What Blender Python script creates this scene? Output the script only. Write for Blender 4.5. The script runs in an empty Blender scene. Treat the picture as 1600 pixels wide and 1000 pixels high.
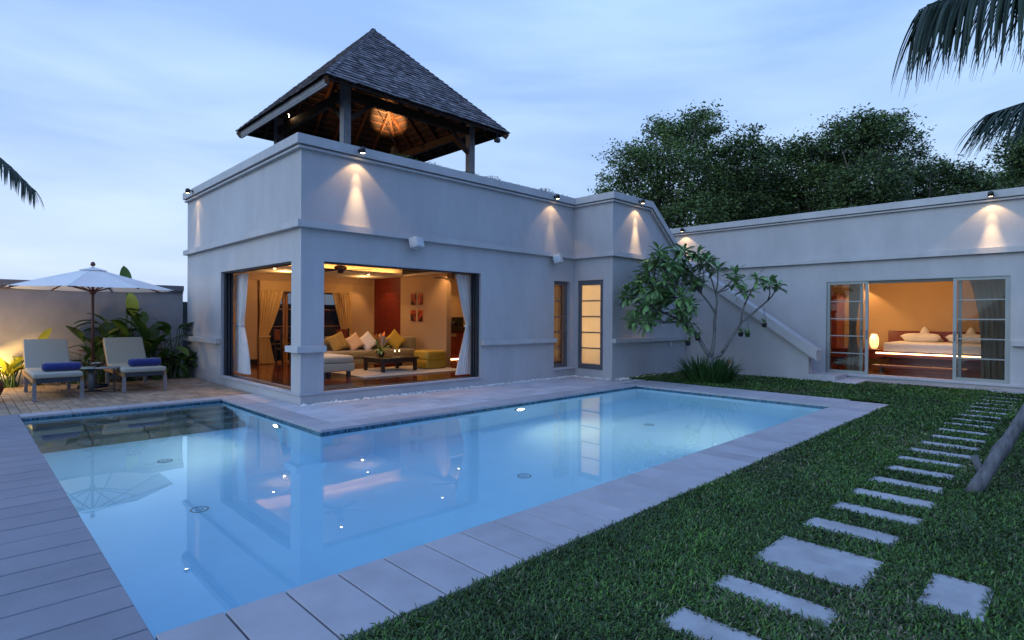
import bpy, bmesh, math, random
import numpy as np
from mathutils import Matrix, Vector

S = bpy.context.scene
C = bpy.context.collection
R = math.radians
PI = math.pi
random.seed(7)
rng = np.random.default_rng(7)

# ------------------------------------------------------------------ camera
cam_d = bpy.data.cameras.new('camera')
cam = bpy.data.objects.new('camera', cam_d)
C.objects.link(cam)
S.camera = cam
cam_d.lens = 19.834
cam_d.sensor_width = 36.0
cam_d.clip_start = 0.05
cam_d.clip_end = 2000.0
yaw, pitch, roll = 0.79383, -0.004748, -0.0056
Rt = Vector((math.sin(yaw), -math.cos(yaw), 0))
Fh = Vector((math.cos(yaw), math.sin(yaw), 0))
Fw = Fh * math.cos(pitch) + Vector((0, 0, 1)) * math.sin(pitch)
Up = -Fh * math.sin(pitch) + Vector((0, 0, 1)) * math.cos(pitch)
cr, sr = math.cos(roll), math.sin(roll)
ax = Rt * cr - Up * sr
ay = Rt * sr + Up * cr
M = Matrix((ax, ay, -Fw)).transposed().to_4x4()
M.translation = Vector((-4.1302, -9.2815, 1.5))
cam.matrix_world = M

# ------------------------------------------------------------------ world: dusk sky
SUN_EL, SUN_AZ = R(6), R(150)          # afterglow low on the left of the view
W = bpy.data.worlds.new('World')
S.world = W
W.use_nodes = True
nt = W.node_tree
nt.nodes.clear()
N = nt.nodes.new
L = nt.links.new
out = N('ShaderNodeOutputWorld')
sky = N('ShaderNodeTexSky'); sky.sky_type = 'NISHITA'; sky.sun_disc = False
sky.sun_elevation = SUN_EL; sky.sun_rotation = PI / 2 - SUN_AZ
sky.altitude = 10; sky.air_density = 1.2; sky.dust_density = 1.5; sky.ozone_density = 3
bg1 = N('ShaderNodeBackground'); bg1.inputs[1].default_value = 0.07
L(sky.outputs[0], bg1.inputs[0])
tc = N('ShaderNodeTexCoord')
sep = N('ShaderNodeSeparateXYZ'); L(tc.outputs['Generated'], sep.inputs[0])
ramp = N('ShaderNodeValToRGB')
L(sep.outputs[2], ramp.inputs[0])
els = ramp.color_ramp.elements
els[0].position = 0.0; els[0].color = (0.66, 0.80, 1.0, 1)
els[1].position = 0.10; els[1].color = (0.61, 0.79, 1.04, 1)
for p, c in ((0.28, (0.54, 0.76, 1.08, 1)), (0.5, (0.46, 0.71, 1.15, 1)), (1.0, (0.36, 0.60, 1.15, 1))):
    e = els.new(p); e.color = c
# clouds, drawn out along the horizon
mp = N('ShaderNodeMapping'); mp.inputs['Scale'].default_value = (1.0, 1.0, 5.0)
mp.inputs['Location'].default_value = (3.3, 1.7, 0.35)
mp.inputs['Rotation'].default_value = (0.05, -0.04, 0)
L(tc.outputs['Generated'], mp.inputs[0])
n1 = N('ShaderNodeTexNoise'); n1.inputs['Scale'].default_value = 1.5; n1.inputs['Detail'].default_value = 8
n1.inputs['Roughness'].default_value = 0.5; n1.inputs['Distortion'].default_value = 0.4
L(mp.outputs[0], n1.inputs['Vector'])
cr1 = N('ShaderNodeValToRGB'); L(n1.outputs[0], cr1.inputs[0])
cr1.color_ramp.elements[0].position = 0.36; cr1.color_ramp.elements[0].color = (0.74, 0.79, 0.88, 1)
cr1.color_ramp.elements[1].position = 0.68; cr1.color_ramp.elements[1].color = (1.17, 1.12, 1.04, 1)
mul = N('ShaderNodeVectorMath'); mul.operation = 'MULTIPLY'
L(ramp.outputs[0], mul.inputs[0]); L(cr1.outputs[0], mul.inputs[1])
# afterglow
dot = N('ShaderNodeVectorMath'); dot.operation = 'DOT_PRODUCT'
L(tc.outputs['Generated'], dot.inputs[0])
dot.inputs[1].default_value = (math.cos(R(115)), math.sin(R(115)), .05)
mr = N('ShaderNodeMapRange'); mr.inputs[1].default_value = -1.0; mr.inputs[2].default_value = 1.0
L(dot.outputs['Value'], mr.inputs[0])
rd = N('ShaderNodeValToRGB'); L(mr.outputs[0], rd.inputs[0])
rd.color_ramp.elements[0].position = 0.0; rd.color_ramp.elements[0].color = (0.38, 0.54, 0.84, 1)
rd.color_ramp.elements[1].position = 1.0; rd.color_ramp.elements[1].color = (0.98, 0.96, 1.0, 1)
e = rd.color_ramp.elements.new(0.27); e.color = (0.92, 0.95, 1.0, 1)
scl = N('ShaderNodeVectorMath'); scl.operation = 'MULTIPLY'
L(mul.outputs[0], scl.inputs[0]); L(rd.outputs[0], scl.inputs[1])
bg2 = N('ShaderNodeBackground'); bg2.inputs[1].default_value = 1.12
L(scl.outputs[0], bg2.inputs[0])
mx = N('ShaderNodeMixShader'); mx.inputs[0].default_value = 0.95
L(bg1.outputs[0], mx.inputs[1]); L(bg2.outputs[0], mx.inputs[2])
L(mx.outputs[0], out.inputs[0])

sun_d = bpy.data.lights.new('sun', 'SUN')
sun = bpy.data.objects.new('sun', sun_d); C.objects.link(sun)
sun_d.energy = 1.2; sun_d.angle = R(50); sun_d.color = (0.60, 0.82, 1.0)
sd = Vector((math.cos(R(158)) * math.cos(R(20)), math.sin(R(158)) * math.cos(R(20)), math.sin(R(20))))
sun.rotation_euler = (-sd).to_track_quat('-Z', 'Y').to_euler()
sun.location = (-30, 10, 20)

S.view_settings.view_transform = 'Standard'
S.view_settings.look = 'None'
S.view_settings.exposure = 0.0
S.view_settings.gamma = 1.0
S.view_settings.use_curve_mapping = False
S.render.engine = 'CYCLES'
cy = S.cycles
cy.use_denoising = True
cy.max_bounces = 10; cy.diffuse_bounces = 4; cy.glossy_bounces = 5; cy.transmission_bounces = 8; cy.transparent_max_bounces = 12
cy.caustics_refractive = True; cy.caustics_reflective = False
cy.sample_clamp_indirect = 4.0; cy.sample_clamp_direct = 0.0
cy.blur_glossy = 0.5

# ------------------------------------------------------------------ materials
MATS = {}
def new_mat(name):
    m = bpy.data.materials.new(name); m.use_nodes = True
    m.node_tree.nodes.clear(); MATS[name] = m
    return m, m.node_tree

def mat(name, base, rough=0.6, metallic=0.0, nscale=4.0, namt=0.0, bump=0.0, bscale=60.0, isl=0.0, objr=0.0,
        stretch=None, base2=None, spec=0.5, coat=0.0, transl=0.0, detail=4, emit=None, sheen=0.0, stains=0.0):
    m, t = new_mat(name)
    n, l = t.nodes.new, t.links.new
    o = n('ShaderNodeOutputMaterial'); b = n('ShaderNodeBsdfPrincipled')
    b.inputs['Roughness'].default_value = rough; b.inputs['Metallic'].default_value = metallic
    b.inputs['Specular IOR Level'].default_value = spec
    b.inputs['Coat Weight'].default_value = coat; b.inputs['Coat Roughness'].default_value = 0.08
    b.inputs['Sheen Weight'].default_value = sheen
    tcn = n('ShaderNodeTexCoord'); mpn = n('ShaderNodeMapping'); l(tcn.outputs['Object'], mpn.inputs[0])
    if stretch: mpn.inputs['Scale'].default_value = stretch
    oi = n('ShaderNodeObjectInfo')
    addv = n('ShaderNodeVectorMath'); addv.operation = 'ADD'
    cmb = n('ShaderNodeMath'); cmb.operation = 'MULTIPLY'; cmb.inputs[1].default_value = 37.0
    l(oi.outputs['Random'], cmb.inputs[0]); l(mpn.outputs[0], addv.inputs[0])
    if objr > 0: l(cmb.outputs[0], addv.inputs[1])
    nz = n('ShaderNodeTexNoise'); nz.inputs['Scale'].default_value = nscale; nz.inputs['Detail'].default_value = detail
    l(addv.outputs[0], nz.inputs['Vector'])
    m1 = n('ShaderNodeMapRange'); m1.inputs[1].default_value = .3; m1.inputs[2].default_value = .7
    m1.inputs[3].default_value = 1 - namt; m1.inputs[4].default_value = 1 + namt
    l(nz.outputs[0], m1.inputs[0])
    fac = m1.outputs[0]
    def times(sock, amt, src):
        mm = n('ShaderNodeMapRange'); mm.inputs[3].default_value = 1 - amt; mm.inputs[4].default_value = 1 + amt
        l(src, mm.inputs[0]); q = n('ShaderNodeMath'); q.operation = 'MULTIPLY'
        l(sock, q.inputs[0]); l(mm.outputs[0], q.inputs[1]); return q.outputs[0]
    geo = None
    if isl > 0 or base2 is not None:
        geo = n('ShaderNodeNewGeometry')
    if isl > 0: fac = times(fac, isl, geo.outputs['Random Per Island'])
    if objr > 0: fac = times(fac, objr, oi.outputs['Random'])
    if stains > 0:
        nz2 = n('ShaderNodeTexNoise'); nz2.inputs['Scale'].default_value = 1.1; nz2.inputs['Detail'].default_value = 6
        nz2.inputs['Roughness'].default_value = 0.65
        mp2 = n('ShaderNodeMapping'); mp2.inputs['Scale'].default_value = (1, 1, 0.35); l(tcn.outputs['Object'], mp2.inputs[0])
        l(mp2.outputs[0], nz2.inputs['Vector'])
        mm = n('ShaderNodeMapRange'); mm.inputs[1].default_value = .35; mm.inputs[2].default_value = .65
        mm.inputs[3].default_value = 1 - stains; mm.inputs[4].default_value = 1 + stains * .6
        l(nz2.outputs[0], mm.inputs[0]); q = n('ShaderNodeMath'); q.operation = 'MULTIPLY'
        l(fac, q.inputs[0]); l(mm.outputs[0], q.inputs[1]); fac = q.outputs[0]
    sc = n('ShaderNodeVectorMath'); sc.operation = 'SCALE'; l(fac, sc.inputs['Scale'])
    if base2 is not None:
        mxc = n('ShaderNodeMix'); mxc.data_type = 'RGBA'
        mxc.inputs[6].default_value = (*base, 1); mxc.inputs[7].default_value = (*base2, 1)
        src = geo.outputs['Random Per Island'] if isl > 0 else (oi.outputs['Random'] if objr > 0 else nz.outputs[0])
        mu = n('ShaderNodeMath'); mu.operation = 'FRACT'; mq = n('ShaderNodeMath'); mq.operation = 'MULTIPLY'; mq.inputs[1].default_value = 7.31
        if isl > 0 or objr > 0:
            l(src, mq.inputs[0]); l(mq.outputs[0], mu.inputs[0]); l(mu.outputs[0], mxc.inputs[0])
        else: l(src, mxc.inputs[0])
        l(mxc.outputs[2], sc.inputs[0])
    else: sc.inputs[0].default_value = base
    l(sc.outputs[0], b.inputs['Base Color'])
    if bump > 0:
        nb = n('ShaderNodeTexNoise'); nb.inputs['Scale'].default_value = bscale; nb.inputs['Detail'].default_value = 5
        l(addv.outputs[0], nb.inputs['Vector'])
        bp = n('ShaderNodeBump'); bp.inputs['Strength'].default_value = bump; bp.inputs['Distance'].default_value = 0.01
        l(nb.outputs[0], bp.inputs['Height']); l(bp.outputs[0], b.inputs['Normal'])
    if emit:
        b.inputs['Emission Color'].default_value = (*emit[0], 1); b.inputs['Emission Strength'].default_value = emit[1]
    sh = b.outputs[0]
    if transl > 0:
        tr = n('ShaderNodeBsdfTranslucent'); l(sc.outputs[0], tr.inputs[0])
        ms = n('ShaderNodeMixShader'); ms.inputs[0].default_value = transl
        l(b.outputs[0], ms.inputs[1]); l(tr.outputs[0], ms.inputs[2]); sh = ms.outputs[0]
    l(sh, o.inputs[0])
    return m

mat('stucco', (.455, .44, .455), .88, namt=.025, nscale=5, bump=.12, bscale=90, stretch=(1, 1, .5), stains=.09)
mat('roof_deck', (.05, .055, .045), .95, namt=.3, nscale=3)  # unseen slab top, darkened to cut light bounced up under the pavilion
mat('stucco_trim', (.475, .46, .47), .85, namt=.05, nscale=6, bump=.1, bscale=90, stains=.08)
mat('garden_wall_render', (.33, .31, .32), .9, namt=.08, nscale=3, bump=.15, bscale=90, stains=.10)
mat('garden_wall_cap', (.16, .16, .18), .85, namt=.1, nscale=5, bump=.1)
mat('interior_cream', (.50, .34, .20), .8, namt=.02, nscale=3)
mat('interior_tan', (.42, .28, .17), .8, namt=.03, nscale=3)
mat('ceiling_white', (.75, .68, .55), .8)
mat('red_brick', (.13, .009, .005), .55, namt=.1, nscale=12, objr=.12)
mat('red_mortar', (.11, .012, .008), .8)
mat('polished_timber_floor', (.13, .030, .010), .12, namt=.3, nscale=3, objr=.25, stretch=(1, 12, 1), coat=.3)
mat('rug', (.46, .38, .27), .95, namt=.1, nscale=40, bump=.5, bscale=200, sheen=.3)
mat('sofa_fabric', (.22, .165, .075), .9, namt=.06, nscale=30, bump=.2, bscale=300, sheen=.3)
mat('cream_fabric', (.46, .39, .28), .9, namt=.04, nscale=20, bump=.15, bscale=200, sheen=.3)
mat('white_linen', (.78, .74, .72), .85, namt=.03, nscale=10, bump=.2, bscale=8)
mat('yellow_fabric', (.55, .36, .04), .8, namt=.05, nscale=20)
mat('gold_leather', (.42, .27, .03), .45, namt=.05, nscale=10)
mat('brown_stripe_fabric', (.30, .19, .05), .85, namt=.25, nscale=2.5, stretch=(14, 1, 1))
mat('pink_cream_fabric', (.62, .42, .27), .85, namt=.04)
mat('dark_wood', (.022, .012, .008), .35, namt=.2, nscale=6, coat=.2)
mat('red_wood', (.20, .028, .012), .35, namt=.2, nscale=4, stretch=(1, 10, 1), coat=.2)
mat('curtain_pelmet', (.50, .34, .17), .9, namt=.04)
mat('curtain_white', (.74, .74, .74), .9, namt=.03, transl=.12)
mat('curtain_yellow', (.72, .50, .22), .9, namt=.05, transl=.15)
mat('curtain_grey', (.32, .29, .25), .9, namt=.05, transl=.12)
mat('dark_metal', (.045, .05, .06), .45, .6, namt=.1)
mat('silver_metal', (.27, .29, .29), .5, .4, namt=.05)
mat('door_metal', (.12, .13, .15), .45, .3, namt=.05)
mat('black_plastic', (.012, .012, .014), .4)
mat('grey_plastic', (.55, .57, .60), .4, namt=.03)
mat('roof_shingle', (.21, .19, .20), .85, namt=.25, nscale=14, isl=.5, bump=.3, bscale=60, base2=(.11, .095, .11))
mat('roof_timber', (.085, .030, .012), .6, namt=.3, nscale=8, stretch=(1, 1, 1), bump=.3, bscale=40, objr=.2)
mat('grey_timber', (.21, .20, .21), .7, namt=.25, nscale=10, stretch=(4, 4, .6), bump=.3, bscale=50)
mat('teak', (.34, .17, .07), .55, namt=.2, nscale=6, bump=.1)
mat('grey_teak', (.22, .20, .20), .6, namt=.2, nscale=6, bump=.1)
mat('canvas_cream', (.36, .345, .29), .92, namt=.04, nscale=60, bump=.12, bscale=400)
mat('umbrella_canvas', (.84, .85, .86), .9, namt=.03, nscale=6, transl=.2, bump=.06, bscale=30)
mat('umbrella_pole_wood', (.09, .025, .014), .45, namt=.2)
mat('blue_towel', (.012, .022, .16), .95, namt=.25, nscale=60, bump=.8, bscale=160, sheen=.4)
mat('stone_coping', (.325, .32, .355), .7, namt=.10, nscale=3.5, objr=.09, bump=.12, bscale=40, detail=8)
mat('stone_terrace', (.44, .43, .47), .72, namt=.12, nscale=3.0, objr=.10, bump=.12, bscale=40, detail=8)
mat('deck_plank_stone', (.19, .195, .235), .68, namt=.09, nscale=3.2, objr=.05, bump=.2, bscale=40, detail=10, stains=.06)
mat('clay_paver', (.30, .215, .15), .85, namt=.15, nscale=12, objr=.24, bump=.3, bscale=60)
mat('grout', (.045, .045, .05), .95, namt=.15, nscale=10)
mat('path_stone', (.34, .345, .37), .8, stains=.16, namt=.16, nscale=5, objr=.06, bump=.5, bscale=30, detail=8)
mat('white_pebble', (.72, .71, .70), .6, isl=.3)
mat('soil', (.020, .022, .014), .95, namt=.3, nscale=8, bump=.6, bscale=60)
mat('lawn_soil', (.022, .032, .012), .95, namt=.4, nscale=5, bump=.8, bscale=120)
mat('dry_blade', (.17, .15, .10), .8, isl=.6)
mat('grass_blade', (.062, .145, .014), .55, namt=.4, nscale=1.1, isl=.75, base2=(.030, .070, .018), transl=.12)
mat('pool_plaster', (.54, .80, .97), .75, namt=.03, nscale=2)
mat('pool_step_stone', (.19, .19, .17), .7, namt=.15, nscale=5, objr=.15)
mat('pool_mosaic', (.020, .085, .15), .25, namt=.2, nscale=8, objr=.5, base2=(.045, .16, .22))
mat('leaf_tree', (.13, .20, .045), .65, isl=.7, base2=(.040, .070, .026), transl=.12, namt=.25, nscale=.5)
mat('leaf_tree_dark', (.105, .165, .040), .65, isl=.7, base2=(.030, .056, .024), transl=.1, namt=.25, nscale=.5)
mat('bark', (.11, .09, .075), .9, namt=.3, nscale=6, bump=.6, bscale=20)
mat('bark_pale', (.15, .14, .14), .8, namt=.35, nscale=14, bump=.4, bscale=30)
mat('leaf_frangipani', (.155, .27, .095), .34, namt=.15, nscale=5, objr=.3, isl=.25, transl=.10)
mat('leaf_heliconia', (.065, .125, .022), .4, namt=.2, nscale=4, objr=.4, transl=.2)
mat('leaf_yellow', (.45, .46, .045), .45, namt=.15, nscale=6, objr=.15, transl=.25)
mat('leaf_lily', (.035, .095, .024), .5, namt=.2, objr=.35, isl=.2, transl=.08)
mat('leaf_palm', (.020, .040, .024), .5, objr=.3, isl=.35, transl=.1)
mat('flower_white', (.8, .8, .72), .6, transl=.2)
mat('flower_red', (.5, .04, .03), .6)
mat('flower_orange', (.75, .20, .04), .6)
mat('terracotta', (.12, .02, .012), .5, namt=.2)
mat('candle', (.9, .8, .6), .6, emit=((1, .75, .4), 5))
mat('lamp_glow', (1, .9, .7), .5, emit=((1, .74, .38), 22))
mat('lamp_glow_soft', (1, .8, .5), .5, emit=((1, .60, .22), 2.0))
mat('cove_strip', (1, .6, .3), .5, emit=((1, .50, .15), 18))
mat('led_strip', (1, .6, .3), .5, emit=((1, .60, .25), 12))
mat('pool_lamp', (1, 1, .9), .3, emit=((1, .95, .72), 40))
mat('picture_print', (.38, .05, .014), .5, namt=.75, nscale=6, detail=1)
mat('dark_recess', (.02, .02, .022), .9)
mat('headboard_wood', (.16, .018, .009), .4, namt=.15, nscale=3, stretch=(1, 8, 1))
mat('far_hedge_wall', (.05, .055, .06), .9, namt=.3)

def glass(name, tint, clear=.85, rough=0.0):
    m, t = new_mat(name); n, l = t.nodes.new, t.links.new
    o = n('ShaderNodeOutputMaterial'); tr = n('ShaderNodeBsdfTransparent'); tr.inputs[0].default_value = (*tint, 1)
    g = n('ShaderNodeBsdfGlossy'); g.inputs['Roughness'].default_value = rough
    f = n('ShaderNodeFresnel'); f.inputs[0].default_value = 1.5
    m1 = n('ShaderNodeMath'); m1.operation = 'MULTIPLY_ADD'; m1.inputs[1].default_value = clear; m1.inputs[2].default_value = 0.0
    l(f.outputs[0], m1.inputs[0])
    ms = n('ShaderNodeMixShader'); l(m1.outputs[0], ms.inputs[0]); l(tr.outputs[0], ms.inputs[1]); l(g.outputs[0], ms.inputs[2])
    l(ms.outputs[0], o.inputs[0]); return m
glass('clear_glass', (.86, .87, .86), .22)
glass('dim_glass', (.45, .47, .48), 1.3)

def frosted():
    m, t = new_mat('frosted_glass'); n, l = t.nodes.new, t.links.new
    o = n('ShaderNodeOutputMaterial'); tr = n('ShaderNodeBsdfTranslucent'); tr.inputs[0].default_value = (.9, .88, .82, 1)
    g = n('ShaderNodeBsdfPrincipled'); g.inputs['Base Color'].default_value = (.5, .5, .48, 1); g.inputs['Roughness'].default_value = .25
    ms = n('ShaderNodeMixShader'); ms.inputs[0].default_value = .78
    l(g.outputs[0], ms.inputs[1]); l(tr.outputs[0], ms.inputs[2]); l(ms.outputs[0], o.inputs[0])
frosted()

def water():
    m, t = new_mat('water'); n, l = t.nodes.new, t.links.new
    o = n('ShaderNodeOutputMaterial'); g = n('ShaderNodeBsdfGlass'); g.inputs['IOR'].default_value = 1.333
    g.inputs['Roughness'].default_value = 0.0; g.inputs['Color'].default_value = (.82, .96, 1.0, 1)
    tcn = n('ShaderNodeTexCoord')
    nz = n('ShaderNodeTexNoise'); nz.inputs['Scale'].default_value = 1.3; nz.inputs['Detail'].default_value = 2
    l(tcn.outputs['Object'], nz.inputs['Vector'])
    bp = n('ShaderNodeBump'); bp.inputs['Strength'].default_value = .035; bp.inputs['Distance'].default_value = .02
    l(nz.outputs[0], bp.inputs['Height']); l(bp.outputs[0], g.inputs['Normal'])
    l(g.outputs[0], o.inputs[0])
water()

# ------------------------------------------------------------------ mesh helpers
class MB:
    def __init__(s): s.v = []; s.f = []
    def add(s, vs, fs):
        k = len(s.v); s.v += [tuple(map(float, p)) for p in vs]; s.f += [tuple(i + k for i in f) for f in fs]; return s
    def box(s, x0, x1, y0, y1, z0, z1):
        vs = [(x0, y0, z0), (x1, y0, z0), (x1, y1, z0), (x0, y1, z0), (x0, y0, z1), (x1, y0, z1), (x1, y1, z1), (x0, y1, z1)]
        return s.add(vs, [(0, 3, 2, 1), (4, 5, 6, 7), (0, 1, 5, 4), (1, 2, 6, 5), (2, 3, 7, 6), (3, 0, 4, 7)])
    def slab(s, x0, x1, y0, y1, z0, z1, c=.006):
        vs = [(x0, y0, z0), (x1, y0, z0), (x1, y1, z0), (x0, y1, z0), (x0, y0, z1 - c), (x1, y0, z1 - c), (x1, y1, z1 - c), (x0, y1, z1 - c),
              (x0 + c, y0 + c, z1), (x1 - c, y0 + c, z1), (x1 - c, y1 - c, z1), (x0 + c, y1 - c, z1)]
        return s.add(vs, [(0, 3, 2, 1), (8, 9, 10, 11), (0, 1, 5, 4), (1, 2, 6, 5), (2, 3, 7, 6), (3, 0, 4, 7),
                          (4, 5, 9, 8), (5, 6, 10, 9), (6, 7, 11, 10), (7, 4, 8, 11)])
    def beam(s, a, b, w, h, up=(0, 0, 1)):
        a, b = Vector(a), Vector(b); d = (b - a).normalized(); u = Vector(up)
        sd_ = d.cross(u)
        if sd_.length < 1e-4: sd_ = d.cross(Vector((1, 0, 0)))
        sd_.normalize(); u = sd_.cross(d).normalized()
        vs = []
        for p in (a, b):
            for i, j in ((-1, -1), (1, -1), (1, 1), (-1, 1)): vs.append(p + sd_ * (i * w / 2) + u * (j * h / 2))
        return s.add(vs, [(0, 3, 2, 1), (4, 5, 6, 7), (0, 1, 5, 4), (1, 2, 6, 5), (2, 3, 7, 6), (3, 0, 4, 7)])
    def tube(s, pts, rad, n=8, cap=True):
        pts = [Vector(p) for p in pts]
        if not hasattr(rad, '__len__'): rad = [rad] * len(pts)
        k0 = len(s.v); prev = None; vs = []; fs = []
        for i, p in enumerate(pts):
            d = (pts[min(i + 1, len(pts) - 1)] - pts[max(i - 1, 0)]).normalized()
            if prev is None:
                a = d.cross(Vector((0, 0, 1)))
                if a.length < 1e-3: a = d.cross(Vector((1, 0, 0)))
            else: a = prev - d * prev.dot(d)
            a.normalize(); prev = a; b = d.cross(a)
            for j in range(n):
                t = 2 * PI * j / n; vs.append(p + (a * math.cos(t) + b * math.sin(t)) * rad[i])
        for i in range(len(pts) - 1):
            for j in range(n):
                fs.append((i * n + j, i * n + (j + 1) % n, (i + 1) * n + (j + 1) % n, (i + 1) * n + j))
        if cap: fs.append(tuple(range(n))[::-1]); fs.append(tuple(range((len(pts) - 1) * n, len(pts) * n)))
        return s.add(vs, fs)
    def lathe(s, prof, c=(0, 0, 0), n=20, rot=None, caps=True):
        vs = []; fs = []
        for r, z in prof:
            for j in range(n):
                t = 2 * PI * j / n; p = Vector((r * math.cos(t), r * math.sin(t), z))
                if rot is not None: p = rot @ p
                vs.append(p + Vector(c))
        for i in range(len(prof) - 1):
            for j in range(n): fs.append((i * n + j, i * n + (j + 1) % n, (i + 1) * n + (j + 1) % n, (i + 1) * n + j))
        if caps and prof[0][0] > 1e-4 and abs(prof[0][1] - prof[1][1]) > 1e-6: fs.append(tuple(range(n))[::-1])
        if caps and prof[-1][0] > 1e-4 and abs(prof[-1][1] - prof[-2][1]) > 1e-6: fs.append(tuple(range((len(prof) - 1) * n, len(prof) * n)))
        return s.add(vs, fs)
    def prism(s, poly, axis, a0, a1):
        def P(u, w, a): return {'x': (a, u, w), 'y': (u, a, w), 'z': (u, w, a)}[axis]
        n = len(poly); vs = [P(u, w, a0) for u, w in poly] + [P(u, w, a1) for u, w in poly]
        return s.add(vs, [tuple(range(n))[::-1], tuple(range(n, 2 * n))] + [(i, (i + 1) % n, n + (i + 1) % n, n + i) for i in range(n)])
    def sweep(s, path, oi, oo, z0, z1):
        """profile from offset oi (inward) to oo (outward, right-hand side) swept along a mitred polyline"""
        def off(o):
            res = []
            for i, p in enumerate(path):
                ns = []
                for a, b in ((i - 1, i), (i, i + 1)):
                    if a >= 0 and b < len(path):
                        d = Vector(path[b]) - Vector(path[a]); d.normalize(); ns.append(Vector((d.y, -d.x)))
                if len(ns) == 1: q = Vector(p) + ns[0] * o
                else:
                    m_ = (ns[0] + ns[1]); m_ = m_ / (1 + ns[0].dot(ns[1])); q = Vector(p) + m_ * o
                res.append(q)
            return res
        A, B = off(oi), off(oo); vs = []; fs = []
        for a, b in zip(A, B): vs += [(a.x, a.y, z0), (b.x, b.y, z0), (b.x, b.y, z1), (a.x, a.y, z1)]
        for i in range(len(path) - 1):
            k = 4 * i
            for j in range(4): fs.append((k + j, k + (j + 1) % 4, k + 4 + (j + 1) % 4, k + 4 + j))
        fs += [(3, 2, 1, 0), (len(vs) - 4, len(vs) - 3, len(vs) - 2, len(vs) - 1)]
        return s.add(vs, fs)
    def rbox(s, x0, x1, y0, y1, z0, z1, r=.03, seg=3, rot=None, c=None):
        bm = bmesh.new(); bmesh.ops.create_cube(bm, size=1)
        bmesh.ops.scale(bm, vec=(x1 - x0, y1 - y0, z1 - z0), verts=bm.verts)
        bmesh.ops.bevel(bm, geom=bm.edges[:] , offset=r, segments=seg, profile=.5, affect='EDGES')
        ctr = Vector(((x0 + x1) / 2, (y0 + y1) / 2, (z0 + z1) / 2))
        bm.verts.ensure_lookup_table(); bm.verts.index_update()
        vs = [((rot @ v.co) if rot is not None else v.co) + ctr for v in bm.verts]; fs = [[v.index for v in f.verts] for f in bm.faces]
        bm.free(); return s.add(vs, fs)
    def pillow(s, c, w, h, t, rot, n=14):
        vs = []; fs = []
        for sgn in (1, -1):
            for i in range(n + 1):
                for j in range(n + 1):
                    u, v_ = -1 + 2 * i / n, -1 + 2 * j / n
                    k = (1 - u ** 4) * (1 - v_ ** 4); pin = 1 - .10 * (1 - abs(u)) * 1.0
                    pin2 = 1 - .10 * (1 - abs(v_))
                    p = Vector((u * w / 2 * pin2, v_ * h / 2 * pin, sgn * t / 2 * max(k, 0) ** .45))
                    vs.append(rot @ p + Vector(c))
        m_ = (n + 1) * (n + 1)
        for q in (0, 1):
            for i in range(n):
                for j in range(n):
                    a = q * m_ + i * (n + 1) + j; f = (a, a + n + 1, a + n + 2, a + 1)
                    fs.append(f if q == 0 else f[::-1])
        return s.add(vs, fs)
    def leaf(s, base, d, length, width, droop=.5, up=(0, 0, 1), seg=6, fold=.25, tip=1.0, prof=None):
        """a leaf blade with a midrib fold, bending down along its length"""
        base = Vector(base); d = Vector(d).normalized(); up = Vector(up)
        side = d.cross(up)
        if side.length < 1e-3: side = d.cross(Vector((1, .3, 0)))
        side.normalize(); p = base.copy(); vs = []; fs = []; cur = d.copy()
        for i in range(seg + 1):
            t = i / seg
            w = width / 2 * (prof(t) if prof else (math.sin(PI * min(1, t * .93 + .05)) ** .75))
            if i == seg: w = 0.002
            nrm = side.cross(cur).normalized()
            vs += [p - side * w + nrm * (w * fold), p, p + side * w + nrm * (w * fold)]
            cur = (cur - Vector((0, 0, 1)) * (droop / seg)).normalized(); p = p + cur * (length / seg)
        for i in range(seg):
            k = 3 * i; fs += [(k, k + 1, k + 4, k + 3), (k + 1, k + 2, k + 5, k + 4)]
        return s.add(vs, fs)
    def mesh(s, name, m, smooth=False):
        me = bpy.data.meshes.new(name); me.from_pydata(s.v, [], s.f)
        if m: me.materials.append(MATS[m])
        if smooth: me.polygons.foreach_set('use_smooth', [True] * len(me.polygons))
        me.update(); return me
    def build(s, name, m, parent=None, smooth=False, **kw):
        return put(name, s.mesh(name, m, smooth), parent, **kw)

def put(name, me, parent=None, loc=None, rot=None, label=None, cat=None, group=None, kind=None):
    o = bpy.data.objects.new(name, me); C.objects.link(o)
    if parent is not None:
        o.parent = parent
        o.matrix_parent_inverse = Matrix.Translation(-WLOC.get(parent.name, Vector((0, 0, 0))))
    if loc is not None: o.location = loc
    if rot is not None: o.rotation_euler = rot
    WLOC[o.name] = Vector(loc) if loc is not None else Vector((0, 0, 0))
    return tag(o, label, cat, group, kind)
WLOC = {}
def tag(o, label=None, cat=None, group=None, kind=None):
    if label: o['label'] = label
    if cat: o['category'] = cat
    if group: o['group'] = group
    if kind: o['kind'] = kind
    return o
def thing(name, loc, label, cat, group=None):
    o = bpy.data.objects.new(name, None); C.objects.link(o); o.location = loc; o.empty_display_size = .2
    WLOC[o.name] = Vector(loc)
    return tag(o, label, cat, group)
def struct(name, mb, m, smooth=False): return mb.build(name, m, None, smooth, kind='structure')
def dup(o, loc=None, rot=None, label=None, parent=None):
    c = o.copy(); C.objects.link(c); WLOC[c.name] = WLOC.get(o.name, Vector((0, 0, 0)))
    if parent is not None: c.parent = parent
    if loc is not None: c.location = loc
    if rot is not None: c.rotation_euler = rot
    if label: c['label'] = label
    for ch in list(o.children): dup(ch, parent=c)
    return c
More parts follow.
